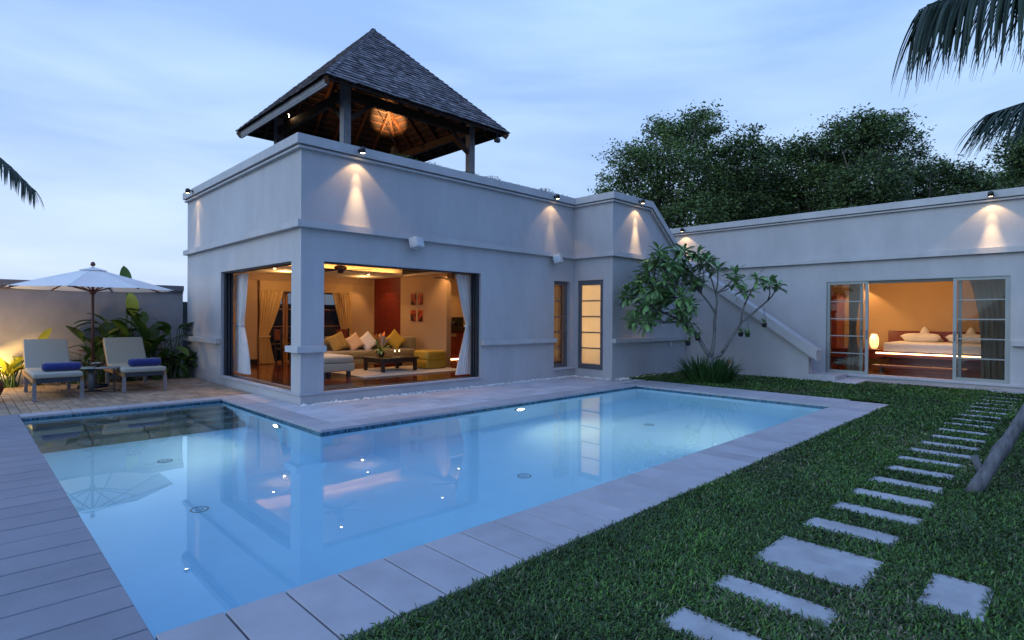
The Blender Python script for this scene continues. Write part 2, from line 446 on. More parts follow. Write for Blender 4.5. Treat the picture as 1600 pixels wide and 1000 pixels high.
def light(name, kind, loc, energy, color, parent=None, size=.05, direction=None, spot=None, blend=.5):
    d = bpy.data.lights.new(name, kind); d.energy = energy; d.color = color
    if kind in ('POINT', 'SPOT'): d.shadow_soft_size = size
    if kind == 'AREA': d.size = size
    if kind == 'SPOT': d.spot_size = R(spot); d.spot_blend = blend
    o = bpy.data.objects.new(name, d); C.objects.link(o); o.location = loc
    if direction is not None: o.rotation_euler = Vector(direction).to_track_quat('-Z', 'Y').to_euler()
    if parent is not None:
        o.parent = parent; o.matrix_parent_inverse = Matrix.Translation(-WLOC.get(parent.name, Vector((0, 0, 0))))
    return o

def wall(mb, axis, lo, hi, a0, a1, z0, z1, ops=()):
    """wall slab; axis 'x' = plane at constant x (lo..hi), running along y from a0 to a1; openings (b0,b1,c0,c1)"""
    def bx(p0, p1, q0, q1):
        if p1 - p0 < 1e-4 or q1 - q0 < 1e-4: return
        if axis == 'x': mb.box(lo, hi, p0, p1, q0, q1)
        else: mb.box(p0, p1, lo, hi, q0, q1)
    cur = a0
    for b0, b1, c0, c1 in sorted(ops):
        bx(cur, b0, z0, z1); bx(b0, b1, z0, c0); bx(b0, b1, c1, z1); cur = b1
    bx(cur, a1, z0, z1)

WARM = (1.0, .56, .22)
# ------------------------------------------------------------------ setting: ground, pool, paving
PX0, PX1, PX2 = -3.47, -0.72, 6.706      # pool: left edge, inner corner, far edge
PY0, PY1, PY2 = -6.22, -2.24, 1.66       # near edge, front terrace edge, far-left edge
WZ = -0.065
g = MB()
# ground sheet with a hole for the pool, reaching the horizon
xs = [-600, PX0 - .2, PX1 + .2, PX2 + .2, 600]; ys = [-600, PY0 - .2, PY1 + .2, PY2 + .2, 600]
for i in range(4):
    for j in range(4):
        if (i, j) in ((1, 1), (2, 1), (1, 2)): continue
        g.add([(xs[i], ys[j], -.09), (xs[i + 1], ys[j], -.09), (xs[i + 1], ys[j + 1], -.09), (xs[i], ys[j + 1], -.09)], [(0, 1, 2, 3)])
struct('ground', g, 'soil')
# lawn soil
lw = MB()
lw.box(-3.4, 16, -30, -6.885, -.08, -.025)
lw.box(7.76, 16, -6.885, -0.9, -.08, -.025)
struct('lawn_soil', lw, 'lawn_soil')

basin = MB()
ZB = -1.45
def quad(mb, a, b, c, d): mb.add([a, b, c, d], [(0, 1, 2, 3)])
# pool shell: floor and walls with real thickness
basin.box(PX0 - .2, PX2 + .2, PY0 - .2, PY1 + .2, ZB - .2, ZB)
basin.box(PX0 - .2, PX1 + .2, PY1 + .2, PY2 + .2, ZB - .2, ZB)
T = -.17
basin.box(PX0 - .2, PX0, PY0 - .2, PY2 + .2, ZB, T)
basin.box(PX0, PX2 + .2, PY0 - .2, PY0, ZB, T)
basin.box(PX2, PX2 + .2, PY0, PY1 + .2, ZB, T)
basin.box(PX1, PX2, PY1, PY1 + .2, ZB, T)
basin.box(PX1, PX1 + .2, PY1 + .2, PY2 + .2, ZB, T)
basin.box(PX0, PX1, PY2, PY2 + .2, ZB, T)
pool = struct('pool_basin', basin, 'pool_plaster')
# kerb behind the mosaic
kb = MB()
def ring(mb, z0, z1, d0, d1):
    mb.box(PX0 - d1, PX0 - d0, PY0 - d1, PY2 + d1, z0, z1)
    mb.box(PX0 - d0, PX2 + d1, PY0 - d1, PY0 - d0, z0, z1)
    mb.box(PX2 + d0, PX2 + d1, PY0 - d0, PY1 + d1, z0, z1)
    mb.box(PX1 + d0, PX2 + d0, PY1 + d0, PY1 + d1, z0, z1)
    mb.box(PX1 + d0, PX1 + d1, PY1 + d1, PY2 + d1, z0, z1)
    mb.box(PX0 - d0, PX1 + d0, PY2 + d0, PY2 + d1, z0, z1)
ring(kb, -.17, -.032, .004, .2)
kb.build('kerb', 'grout', pool)
# waterline mosaic: real small tiles; the nearest-seen faces
def mosaic_run(a, b, nrm):
    a, b = Vector(a), Vector(b); Ld = (b - a).length; d = (b - a) / Ld; nrm = Vector(nrm)
    mb = MB(); sz = .024; pt = .026
    k = int(Ld / pt)
    for r_ in range(5):
        for i in range(k):
            p = a + d * (i * pt) + Vector((0, 0, -.036 - r_ * pt))
            q = p + d * sz; off = nrm * (.003 + .001 * random.random())
            vs = [p + off, q + off, q + off + Vector((0, 0, -sz)), p + off + Vector((0, 0, -sz))]
            mb.add(vs, [(0, 1, 2, 3)])
    return mb
mm = MB()
for a, b, nr in (((PX1, PY1, 0), (PX1, PY2, 0), (-1, 0, 0)), ((PX1, PY1, 0), (PX2, PY1, 0), (0, -1, 0)), ((PX2, PY0, 0), (PX2, PY1, 0), (-1, 0, 0)),
                 ((PX0, PY2, 0), (PX1, PY2, 0), (0, -1, 0))):
    q = mosaic_run(a, b, nr); mm.add(q.v, q.f)
mat('mosaic_island', (.020, .075, .14), .25, isl=.6, base2=(.05, .16, .24))
mm.build('mosaic_tiles', 'mosaic_island', pool, kind='stuff')
# steps at the far-left end
for i in range(4):
    y1 = PY2 - .30 * i; zt_ = -.28 - .26 * i
    if i == 0: y1 = PY2
    for j in range(4):
        x0 = PX0 + .01 + j * .685
        MB().slab(x0, x0 + .675, y1 - .30, y1 - .002, zt_ - .26 if i < 3 else ZB, zt_, .01).build('step_stone', 'pool_step_stone', pool)
wm = MB()
wm.add([(PX0, PY0, WZ), (PX2, PY0, WZ), (PX2, PY1, WZ), (PX0, PY1, WZ)], [(0, 1, 2, 3)])
wm.v = []; wm.f = []
wm.add([(PX0 - .001, PY0 - .001, WZ), (PX2, PY0, WZ), (PX2, PY1, WZ), (PX1, PY1, WZ), (PX1, PY2, WZ), (PX0, PY2, WZ), (PX0, PY1, WZ)],
       [(0, 1, 2, 3, 6), (6, 3, 4, 5)])
struct('pool_water', wm, 'water')
# drains on the floor
for x, y in ((-2.2, -.9), (-2.35, -2.9), (.9, -4.4), (4.4, -4.0)):
    dr = MB().lathe([(.072, .002), (.072, .006), (.084, .006), (.088, 0)], (x, y, ZB + .001), 24, None, False)
    dr.lathe([(.030, .002), (.030, .006), (.036, .006), (.038, 0)], (x, y, ZB + .001), 20, None, False)
    dr.build('drain_ring', 'grey_teak', pool)

coping = struct('pool_coping', MB().box(PX0 - .34, PX0 - .33, PY2 + .33, PY2 + .34, -.05, -.04), 'grout')
def piece(parent, x0, x1, y0, y1, m, cache={}, z1=0.0, th=.034, name='stone', gap=.004, jit=.0008):
    k = (round(x1 - x0, 3), round(y1 - y0, 3), m, th)
    if k not in cache:
        w, h = x1 - x0 - gap, y1 - y0 - gap
        cache[k] = MB().slab(-w / 2, w / 2, -h / 2, h / 2, -th, 0, .004).mesh(name, m)
    return put(name, cache[k], parent, loc=((x0 + x1) / 2, (y0 + y1) / 2, z1 + random.uniform(-jit, jit)))
# bedding under the paving
bed = MB()
bed.box(-14, PX0 - .19, -14, 2.0, -.088, -.036)
bed.box(PX0 - .19, 7.76, PY0 - .66, PY0 - .19, -.088, -.036)
bed.box(PX2 + .19, 7.76, PY0 - .19, PY1 + .19, -.088, -.036)
bed.box(PX1 + .19, 7.76, PY1 + .19, 0.05, -.088, -.036)
bed.box(PX1 + .19, 0.05, 0.05, 2.0, -.088, -.036)
bed.box(PX0 - .19, PX1 + .19, PY2 + .19, 2.0, -.088, -.036)
bed.box(-14, 0.05, 2.0, 7.0, -.088, -.036)
struct('paving_bed', bed, 'grout')
x = PX0
i = 0
while x < 7.7 - .1:                       # near edge
    x1 = min(x + .3075, 7.74)
    piece(coping, x, x1, PY0 - .66, PY0, 'stone_coping', gap=.011); x = x1
y = PY0
while y < PY1 + .2:                        # far edge, two rows
    y1 = min(y + .62, PY1 + .30)
    piece(coping, PX2, PX2 + .5, y, y1, 'stone_coping', gap=.005); piece(coping, PX2 + .5, 7.74, y, y1, 'stone_coping', gap=.005); y = y1
x = PX0
while x < PX1 - .05:                       # far-left edge
    x1 = x + .611 if x + .7 < PX1 + .31 else PX1 + .30
    x1 = min(x1, PX1 + .001) if x1 < PX1 + .25 else x1
    piece(coping, x, x1, PY2, PY2 + .34, 'stone_coping', gap=.008); x = x1
    if x >= PX1 - .01: break
y = PY1 + .40
while y < PY2 + .3:                        # along the side of the living room
    y1 = min(y + .62, PY2 + .34); piece(coping, PX1, PX1 + .36, y, y1, 'stone_coping', gap=.004); y = y1
x = PX1
while x < PX2 - .01:                       # along the front terrace
    x1 = min(x + .619, PX2); piece(coping, x, x1, PY1, PY1 + .40, 'stone_coping', gap=.004); x = x1
terrace = struct('terrace_paving', MB().box(.2, .21, -.06, -.05, -.05, -.04), 'grout')
y = PY1 + .40
row = 0
while y < -.17:
    y1 = min(y + .305, -.15); x = PX1 + .36 - (.3 if row % 2 else 0)
    if row == 0: pass
    while x < 7.74:
        x0 = max(x, PX1 + .36); x1 = min(x + .61, 7.74)
        if not (x0 > 7.1 and y1 > -1.3) and x1 - x0 > .03:
            if x1 > 7.1 and y1 > -1.3: x1 = 7.09
            if x0 < PX2 + .0 or y > PY1 + .29: piece(terrace, x0, x1, y, y1, 'stone_terrace', gap=.004)
        x += .61
    y = y1; row += 1
y = -.15
while y < 1.99:
    y1 = min(y + .61, 2.0); piece(terrace, PX1 + .36, -.02, y, y1, 'stone_terrace', gap=.004); y = y1
# wide plank paving to the left of the pool
deck = struct('pool_deck', MB().box(-13, -12.99, -13, -12.99, -.05, -.04), 'grout')
k = 0
y = 2.0
ys_ = []
while y > -11.5:
    y0 = y - .3015
    cuts = [PX0, PX0 - (2.4 if k % 2 else 1.5), PX0 - (4.9 if k % 2 else 4.0), -13.5]
    for a, b in zip(cuts[1:], cuts[:-1]):
        if y > -9.6 or b > -7: piece(deck, a, b, y0, y, 'deck_plank_stone', name='plank', gap=.011, jit=.0008)
    y = y0; k += 1
    if y < -6.0 and y > -6.3: pass
# clay pavers of the lounger terrace
pav = struct('paver_terrace', MB().box(-13, -12.99, 6.9, 6.91, -.05, -.04), 'grout')
cells = []
x = -.02; col = 0
while x > -9:
    x0 = x - .122; y = 2.0 - (.13 if col % 2 else 0)
    while y < 6.9:
        a, b = max(y, 2.0), min(y + .26, 6.9)
        if b - a > .05: cells.append((x0, x, a, b))
        y += .26
    x = x0; col += 1
cells.sort(key=lambda c_: (c_[0] < -3.75, c_[2] + abs(c_[0] + 1.9) * .2 + (3 if c_[0] > -.4 else 0)))
for c_ in cells[:300]: piece(pav, *c_, 'clay_paver', name='paver', gap=.008, z1=-.003, jit=.002)
mat('clay_paver_island', (.30, .215, .15), .85, namt=.15, nscale=12, isl=.24, bump=.3, bscale=60)
rest = MB()
for c_ in cells[300:]:
    z_ = -.003 + random.uniform(-.002, .002); rest.slab(c_[0] + .003, c_[1] - .003, c_[2] + .003, c_[3] - .003, -.037, z_, .004)
rest.build('far_pavers', 'clay_paver_island', pav, kind='stuff')

# stepping stones
path = struct('garden_path', MB().box(3, 3.01, -8.1, -8.09, -.05, -.04), 'lawn_soil')
SLABS = [(-1.66, -1.44, -8.42, -7.82), (-1.10, -.90, -8.41, -7.81), (-.57, -.04, -8.42, -7.82), (.28, .52, -8.40, -7.84)]
for xc in (.95, 1.48, 2.04, 2.63, 3.2, 3.75, 4.3, 4.87, 5.48, 6.13, 6.64, 7.2, 7.8, 8.4, 9.0, 9.6, 10.2, 10.8, 11.25):
    w = random.uniform(.105, .125); SLABS.append((xc - w, xc + w, -8.43 + random.uniform(-.02, .02), -7.86 + random.uniform(-.02, .02)))
SLABS.append((-.50, .01, -8.94, -8.66))
for s_ in SLABS:
    mb = MB(); n = 10; pts = []
    x0, x1, y0, y1 = s_
    for (ax0, ay0, bx0, by0, m_) in ((x0, y0, x1, y0, 4), (x1, y0, x1, y1, 7), (x1, y1, x0, y1, 4), (x0, y1, x0, y0, 7)):
        for q in range(m_):
            t = q / m_; j = .006
            pts.append((ax0 + (bx0 - ax0) * t + random.uniform(-j, j), ay0 + (by0 - ay0) * t + random.uniform(-j, j)))
    mb.prism(pts, 'z', -.06, -.001)
    mb.build('stone', 'path_stone', path)

# ------------------------------------------------------------------ lawn grass (real blades)
def in_any(px, py, rects, m=0.0):
    r_ = np.zeros(len(px), bool)
    for x0, x1, y0, y1 in rects: r_ |= (px > x0 + m) & (px < x1 - m) & (py > y0 + m) & (py < y1 - m)
    return r_
def blades(n, xr, yr, dens_len, ok):
    px = rng.uniform(*xr, n); py = rng.uniform(*yr, n)
    keep = ok(px, py); px, py = px[keep], py[keep]
    return px, py
camx, camy = -4.13, -9.28
def lawn():
    P = []
    regs = [((-3.0, 11.75), (-10.6, -6.86), 60), ((7.72, 11.7), (-6.9, -1.25), 30)]
    allv = []; 
    for (x0, x1), (y0, y1), _ in regs:
        area = (x1 - x0) * (y1 - y0)
        n = int(area * 15000); px = rng.uniform(x0, x1, n); py = rng.uniform(y0, y1, n)
        dx, dy = px - camx, py - camy
        dist = np.hypot(dx, dy); fw = dx * Fh.x + dy * Fh.y; rt = dx * Rt.x + dy * Rt.y
        vis = (fw > .3) & (rt < fw * .97 + .25)
        p = np.clip((5.2 / np.maximum(dist, .5)) ** 1.35, 0, .85)
        keep = vis & (rng.uniform(0, 1, n) < p)
        keep &= ~in_any(px, py, SLABS, .012)
        keep &= ~((px < 7.74) & (py > -6.885)) | ((px < 7.74) & (py > -6.885) & (rng.uniform(0, 1, n) < .25) & (py < -6.87))
        keep &= ~((px > 10.72) & (py > -5.25))
        keep &= ~((px > 11.55))
        P.append(np.stack([px[keep], py[keep], dist[keep]], 1))
    P = np.concatenate(P); n = len(P)
    # tussocks: height varies slowly over the lawn
    hh = .5 + .5 * np.sin(P[:, 0] * 3.1 + np.sin(P[:, 1] * 2.3)) * np.sin(P[:, 1] * 4.3 + np.sin(P[:, 0] * 1.7))
    az = rng.uniform(0, 2 * PI, n); ln = rng.uniform(.030, .062, n) * (.85 + .3 * hh) * (1 + np.clip(P[:, 2] - 6, 0, 14) * .03)
    lean = rng.uniform(.45, 1.35, n); wd = rng.uniform(.0028, .0050, n) * (1 + np.clip(P[:, 2] - 4, 0, 16) * .16)
    d = np.stack([np.cos(az) * np.sin(lean), np.sin(az) * np.sin(lean), np.cos(lean)], 1)
    sdv = np.stack([-np.sin(az), np.cos(az), np.zeros(n)], 1)
    b = np.stack([P[:, 0], P[:, 1], np.full(n, -.027)], 1)
    b[:, 2] += rng.uniform(0, .018, n)
    mid = b + d * (ln * .5)[:, None] + np.array([0, 0, .006]); tip = b + d * ln[:, None] - np.array([0, 0, .006])
    V = np.stack([b, mid - sdv * wd[:, None], tip, mid + sdv * wd[:, None]], 1).reshape(-1, 3)
    me = bpy.data.meshes.new('lawn_grass'); me.vertices.add(4 * n); me.vertices.foreach_set('co', V.ravel().astype(np.float32))
    me.loops.add(4 * n); me.loops.foreach_set('vertex_index', np.arange(4 * n, dtype=np.int32))
    me.polygons.add(n); me.polygons.foreach_set('loop_start', np.arange(0, 4 * n, 4, dtype=np.int32))
    me.materials.append(MATS['grass_blade']); me.materials.append(MATS['dry_blade'])
    patch = np.clip(np.sin(P[:, 0] * 1.3 + 1.1 * np.sin(P[:, 1] * 1.1)) * np.sin(P[:, 1] * 1.7 + .9 * np.sin(P[:, 0] * .8 + 1)), 0, 1)
    me.polygons.foreach_set('material_index', (rng.uniform(0, 1, n) < .035 + .22 * patch ** 1.5).astype(np.int32))
    me.update(calc_edges=True)
    print('grass blades', n)
    o = put('lawn_grass', me, None, kind='stuff')
    tag(o, 'short green broad-bladed grass of the lawn beside the pool and round the stepping stones', 'grass')
lawn()

# white pebbles along the wall bases
def pebbles():
    me0 = MB(); ico = []
    bm = bmesh.new(); bmesh.ops.create_icosphere(bm, subdivisions=1, radius=1); bm.verts.index_update()
    iv = [v.co.copy() for v in bm.verts]; fi = [[v.index for v in f.verts] for f in bm.faces]; bm.free()
    strips = [((-.02, 7.2), (-.15, -.005), 1500), ((7.085, 7.225), (-1.2, -.13), 240), ((7.3, 10.78), (-1.40, -1.215), 800), ((10.60, 10.79), (-4.5, -1.4), 120), ((11.3, 11.68), (-11.8, -5.3), 260)]
    for (x0, x1), (y0, y1), n in strips:
        for _ in range(n):
            r_ = random.uniform(.012, .028); c_ = Vector((random.uniform(x0, x1), random.uniform(y0, y1), -.028 + random.random() ** 2 * .03 + r_ * .5))
            sx, sy, sz = random.uniform(.8, 1.3), random.uniform(.8, 1.3), random.uniform(.5, .9)
            me0.add([Vector((v.x * sx * r_, v.y * sy * r_, v.z * sz * r_)) + c_ for v in iv], fi)
    o = me0.build('white_pebbles', 'white_pebble', None, kind='stuff')
    tag(o, 'strip of small white pebbles along the foot of the house walls', 'pebbles')
pebbles()

# ------------------------------------------------------------------ villa
villa = thing('villa', (0, 0, 0), 'grey rendered flat-roofed house with open corner living room beside the pool', 'house')
TH = .25
X1, YL, YB, XS, XW = 7.23, 6.575, -1.208, 10.80, 11.72
fw_ = MB()
wall(fw_, 'y', 0, TH, 0.0, X1 + .25, -.08, 4.36, [(.413, 4.04, .19, 2.456), (6.46, 7.08, .24, 2.42)])
wall(fw_, 'x', 0, TH, TH, YL, -.08, 4.36, [(.384, 4.05, .19, 2.456)])
fw_.box(TH, X1 + 3.6, YL - TH, YL, 2.5, 4.36)
fw_.box(TH, 1.61, YL - TH, YL, -.08, 2.5); fw_.box(4.32, X1 + 3.6, YL - TH, YL, -.08, 2.5)
# projecting end block with door
wall(fw_, 'x', X1, X1 + TH, YB, 0, -.08, 4.36, [(-.93, -.13, .20, 2.45)])
fw_.prism([(X1 + TH, -.08), (XS, -.08), (XS, 3.0), (8.92, 4.36), (X1 + TH, 4.36)], 'y', YB, YB + TH)
fw_.build('wall', 'stucco', villa)
back = MB(); back.box(X1 + 3.4, X1 + 3.6, YB + .3, YL - TH, -.08, 3.4); back.build('rear_wall', 'stucco', villa)
sl = MB(); sl.box(TH, X1 + 3.4, .26, YL - TH - .01, 3.3, 3.5); sl.box(X1 + TH, X1 + 3.4, YB + TH, .26, 2.7, 2.9); sl.build('roof_slab', 'roof_deck', villa)
path_top = [(0, YL), (0, 0), (X1, 0), (X1, YB), (8.78, YB)]
cp = MB(); cp.sweep(path_top, -.25, .113, 4.388, 4.548); cp.build('parapet_cap', 'stucco_trim', villa)
mo = MB(); mo.sweep(path_top, -.2, .035, 4.362, 4.387); mo.sweep(path_top, -.2, .075, 4.328, 4.361); mo.build('parapet_moulding', 'stucco_trim', villa)
bd = MB(); bd.sweep([(0, YL), (0, 0), (X1, 0), (X1, YB), (10.52, YB)], -.004, .103, 3.003, 3.116); bd.build('string_course', 'stucco_trim', villa)
for pth in ([(0, YL), (0, 4.05)], [(0, .384), (0, 0), (.413, 0)], [(4.04, 0), (6.46, 0)], [(X1, YB), (XS - .003, YB)]):
    MB().sweep(pth, -.004, .108, .885, .992).build('sill_course', 'stucco_trim', villa)
# slanted parapet over the stair, front side
sc1 = MB()
DX = XS - 8.78; zA, zB = 4.548, 3.03
sc1.prism([(8.781, 4.388), (8.84, 4.388), (XS + .08, zB - .17), (XS + .08, zB + .0), (8.86, zA), (8.781, zA)], 'y', YB - .113, YB + .25)
sc1.build('stair_parapet_cap', 'stucco_trim', villa)
sc2 = MB()
sc2.prism([(8.781, 4.328), (8.82, 4.328), (XS + .06, zB - .245), (XS + .06, zB - .20), (8.835, 4.361), (8.781, 4.361)], 'y', YB - .075, YB + .2)
sc2.build('stair_parapet_moulding', 'stucco_trim', villa)
# stair side wall, along y
sw = MB()
def zs(y_): return 3.10 + (y_ + 1.31) * .69     # sloping top
ye = -4.51
sw.prism([(YB, -.08), (ye, -.08), (ye, zs(ye) - .30), (YB, zs(YB) - .30)], 'x', XS, XS + .22)
sw.build('stair_wall', 'stucco', villa)
s3 = MB(); s3.prism([(YB - .05, zs(YB - .05)), (YB - .05, zs(YB - .05) - .25), (-4.72, zs(-4.72) - .25), (-4.72, zs(-4.72))], 'x', XS - .113, XS + .26)
s3.build('stair_wall_cap', 'stucco_trim', villa)
s4 = MB(); s4.prism([(YB - .02, zs(YB) - .262), (YB - .02, zs(YB) - .31), (-4.60, zs(-4.60) - .31), (-4.60, zs(-4.60) - .262)], 'x', XS - .06, XS + .24)
s4.build('stair_wall_moulding', 'stucco_trim', villa)
for i in range(14):
    MB().slab(XS + .22, XW - .01, -4.5 + i * .25, -4.25 + i * .25 + .0, -.05, .17 * (i + 1), .006).build('stair_step', 'stone_terrace', villa)
MB().slab(XS - .06, XW - .01, -5.12, -4.515, -.08, .145, .006).build('landing_stone', 'stone_terrace', villa)
MB().slab(XS - .30, XW - .01, -5.62, -5.125, -.08, .045, .006).build('landing_stone', 'stone_terrace', villa)
# window sills
sb = MB(); sb.sweep([(0, 4.10), (0, 0), (4.06, 0)], -.30, .035, .155, .1895); sb.build('window_sill', 'stone_terrace', villa)
MB().box(6.46, 7.20, -.10, .1, .20, .238).build('window_sill', 'stone_terrace', villa)
# interior shell
ifl = MB(); ifl.box(TH, X1 + 3.4, TH, YL - TH, 0, .17); ifl.build('floor_base', 'dark_wood', villa)
for i in range(26):
    y0 = .27 + i * .235
    for (a, b) in ((.27, 3.1 + (i % 3) * .5), (3.1 + (i % 3) * .5, 8.2)):
        MB().slab(a, b - .002, y0, y0 + .233, .171, .199, .001).build('floorboard', 'polished_timber_floor', villa)
bw = MB()
bw.box(.26, 1.61, 6.29, 6.32, .2, 2.46); bw.box(4.32, 8.2, 6.29, 6.32, .2, 2.46); bw.box(1.61, 4.32, 6.29, 6.32, 2.2, 2.46)
bw.box(5.10, 8.2, 6.2, 6.285, .2, 2.9)
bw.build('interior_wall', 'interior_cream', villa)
MB().box(.26, 5.10, 6.27, 6.32, 2.461, 2.7).build('frieze_board', 'interior_tan', villa)
MB().box(.26, 1.61, 6.27, 6.288, .2, .34).build('skirting', 'dark_wood', villa)
MB().box(4.32, 5.1, 6.27, 6.288, .2, .34).build('skirting', 'dark_wood', villa)
cl = MB()
for a in ((.25, 8.4, .25, .75), (.25, 8.4, 4.37, 6.3), (.25, .75, .75, 4.37), (4.93, 5.15, .75, 4.37)): cl.box(a[0], a[1], a[2], a[3], 2.65, 2.70)
cl.box(.25, 8.4, .25, 6.3, 2.98, 3.10)
cl.box(.55, 5.1, 4.68, 4.72, 2.701, 2.98); cl.box(.51, .55, .5, 4.72, 2.701, 2.98)
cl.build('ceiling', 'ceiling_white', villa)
lip = MB(); lip.box(.75, 4.93, 4.372, 4.39, 2.701, 2.73); lip.box(.73, .748, .75, 4.37, 2.701, 2.73); lip.build('ceiling_lip', 'ceiling_white', villa)
MB().box(.80, 4.9, 4.56, 4.60, 2.703, 2.722).build('cove_light', 'cove_strip', villa)
MB().box(.62, .66, .8, 4.3, 2.703, 2.722).build('cove_light', 'cove_strip', villa)
aw = MB(); aw.box(5.0, 5.15, 2.45, 4.60, .2, 2.66); aw.build('partition_wall', 'interior_cream', villa)
# red brick feature panel
rp = MB(); rp.box(5.10, 5.2, 4.60, 6.2, .2, 2.66); rb = rp.build('feature_panel', 'red_mortar', villa)
bh, bl = .0745, .20
bme = MB().slab(-.0345, .0345, -.006, .006, 0, 0, 0)
bme = MB().box(-.008, .004, -bl / 2 + .004, bl / 2 - .004, -bh / 2 + .003, bh / 2 - .003).mesh('brick', 'red_brick')
cnt = 0
for r_ in range(32):
    z_ = 2.62 - r_ * bh
    for j in range(8):
        yy = 4.60 + bl / 2 + j * bl + (bl / 2 if r_ % 2 else 0)
        if yy > 6.15: continue
        if cnt < 300: put('brick', bme, rb, loc=(5.095 - random.random() * .003, yy, z_)); cnt += 1
# side wall of the interior beyond the partition
MB().box(5.15, 8.3, 4.9, 4.95, .2, 2.66).build('interior_wall', 'interior_cream', villa)
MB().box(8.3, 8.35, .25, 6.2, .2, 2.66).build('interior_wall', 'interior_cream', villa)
# back window: frame, panes
bwf = MB()
for xx in (1.63, 2.32, 2.40, 3.48, 4.25): bwf.box(xx, xx + .06, 6.36, 6.42, .2, 2.2)
for zz in (.2, .72, 1.20, 1.68, 2.14): bwf.box(1.69, 4.25, 6.375, 6.405, zz, zz + (.06 if zz in (.2, 2.14) else .022))
fr = bwf.build('rear_window_frame', 'teak', villa)
MB().box(1.69, 4.25, 6.388, 6.392, .25, 2.15).build('pane', 'dim_glass', fr)
# bathroom behind the frosted door
bt = MB(); bt.box(8.55, 8.6, YB + TH, .25, .2, 2.7); bt.box(X1 + TH, 8.55, .20, .25, .2, 2.7); bt.build('bathroom_wall', 'interior_cream', villa)
MB().box(X1 + TH, 8.6, YB + TH, .25, .1, .2).build('bathroom_floor', 'ceiling_white', villa)
# frosted door
dr = MB(); xd0, xd1 = X1 + .03, X1 + .075
ya, yb_, z0, z1 = -.925, -.135, .205, 2.445
dr.box(xd0, xd1, ya, ya + .10, z0, z1); dr.box(xd0, xd1, yb_ - .10, yb_, z0, z1)
dr.box(xd0, xd1, ya + .1, yb_ - .1, z0, z0 + .13); dr.box(xd0, xd1, ya + .1, yb_ - .1, z1 - .12, z1)
PH = (z1 - .12 - z0 - .13) / 5
for i in range(1, 5): dr.box(xd0 + .005, xd1 - .005, ya + .1, yb_ - .1, z0 + .13 + i * PH - .0125, z0 + .13 + i * PH + .0125)
door = dr.build('door', 'door_metal', villa)
for i in range(5):
    MB().box(xd0 + .018, xd0 + .026, ya + .1, yb_ - .1, z0 + .13 + i * PH + (.0125 if i else 0), z0 + .13 + (i + 1) * PH - (.0125 if i < 4 else 0)).build('pane', 'frosted_glass', door)
hb = MB(); hb.tube([(xd0, ya + .05, 1.13), (xd0 - .05, ya + .05, 1.13), (xd0 - .05, ya + .19, 1.13)], .010, 8); hb.build('handle', 'silver_metal', door)
# narrow window
nw = MB(); ya_, yb2 = .09, .135
x0, x1, z0, z1 = 6.465, 7.075, .242, 2.415
nw.box(x0, x0 + .07, ya_, yb2, z0, z1); nw.box(x1 - .085, x1, ya_, yb2, z0, z1); nw.box(x0 + .07, x1 - .085, ya_, yb2, z0, z0 + .09); nw.box(x0 + .07, x1 - .085, ya_, yb2, z1 - .09, z1)
PH2 = (z1 - z0 - .18) / 5
for i in range(1, 5): nw.box(x0 + .07, x1 - .085, ya_ + .005, yb2 - .005, z0 + .09 + i * PH2 - .011, z0 + .09 + i * PH2 + .011)
nwo = nw.build('narrow_window', 'door_metal', villa)
for i in range(5):
    MB().box(x0 + .07, x1 - .085, ya_ + .018, ya_ + .024, z0 + .09 + i * PH2 + .011, z0 + .09 + (i + 1) * PH2 - .011).build('pane', 'clear_glass', nwo)
MB().tube([(x1 - .04, ya_ + .0, 1.15), (x1 - .04, ya_ - .04, 1.15), (x1 - .04, ya_ - .04, 1.05)], .009, 8).build('handle', 'silver_metal', nwo)
# timber door leaf seen inside the narrow window
tl = MB(); tl.box(7.10, 7.19, .36, .42, .2, 2.4); tl.build('inner_door_frame', 'red_wood', villa)
tl = MB(); tl.box(7.28, 7.31, .36, .40, .2, 2.4)
for zz in (.5, .95, 1.45, 1.95): tl.box(7.265, 7.325, .345, .359, zz, zz + .12)
tl.build('inner_door_edge', 'dark_wood', villa)
# folded-back sliding window frames at the jambs
def frame_stack(pts):
    for (a0, a1, b0, b1) in pts:
        f_ = MB(); f_.box(a0, a1, b0, b1, .19, 2.43); f_.build('sliding_frame', 'dark_metal', villa)
frame_stack([(.06, .10, 3.965, 4.045), (.12, .16, 3.95, 4.045), (.18, .22, 3.935, 4.045), (3.965, 4.035, .06, .10), (3.95, 4.035, .12, .16), (3.935, 4.035, .18, .22)])
tr = MB(); tr.box(.05, .23, .384, 4.045, 2.432, 2.455); tr.box(.413, 4.035, .05, .23, 2.432, 2.455); tr.build('window_track', 'dark_metal', villa)
tr = MB(); tr.box(.07, .21, .384, 4.045, .1905, .20); tr.box(.413, 4.035, .07, .21, .1905, .20); tr.build('window_track', 'dark_metal', villa)
# small junction box and small vent
MB().box(9.88, 9.96, YB - .05, YB - .001, .72, .86).build('junction_box', 'grey_plastic', villa)

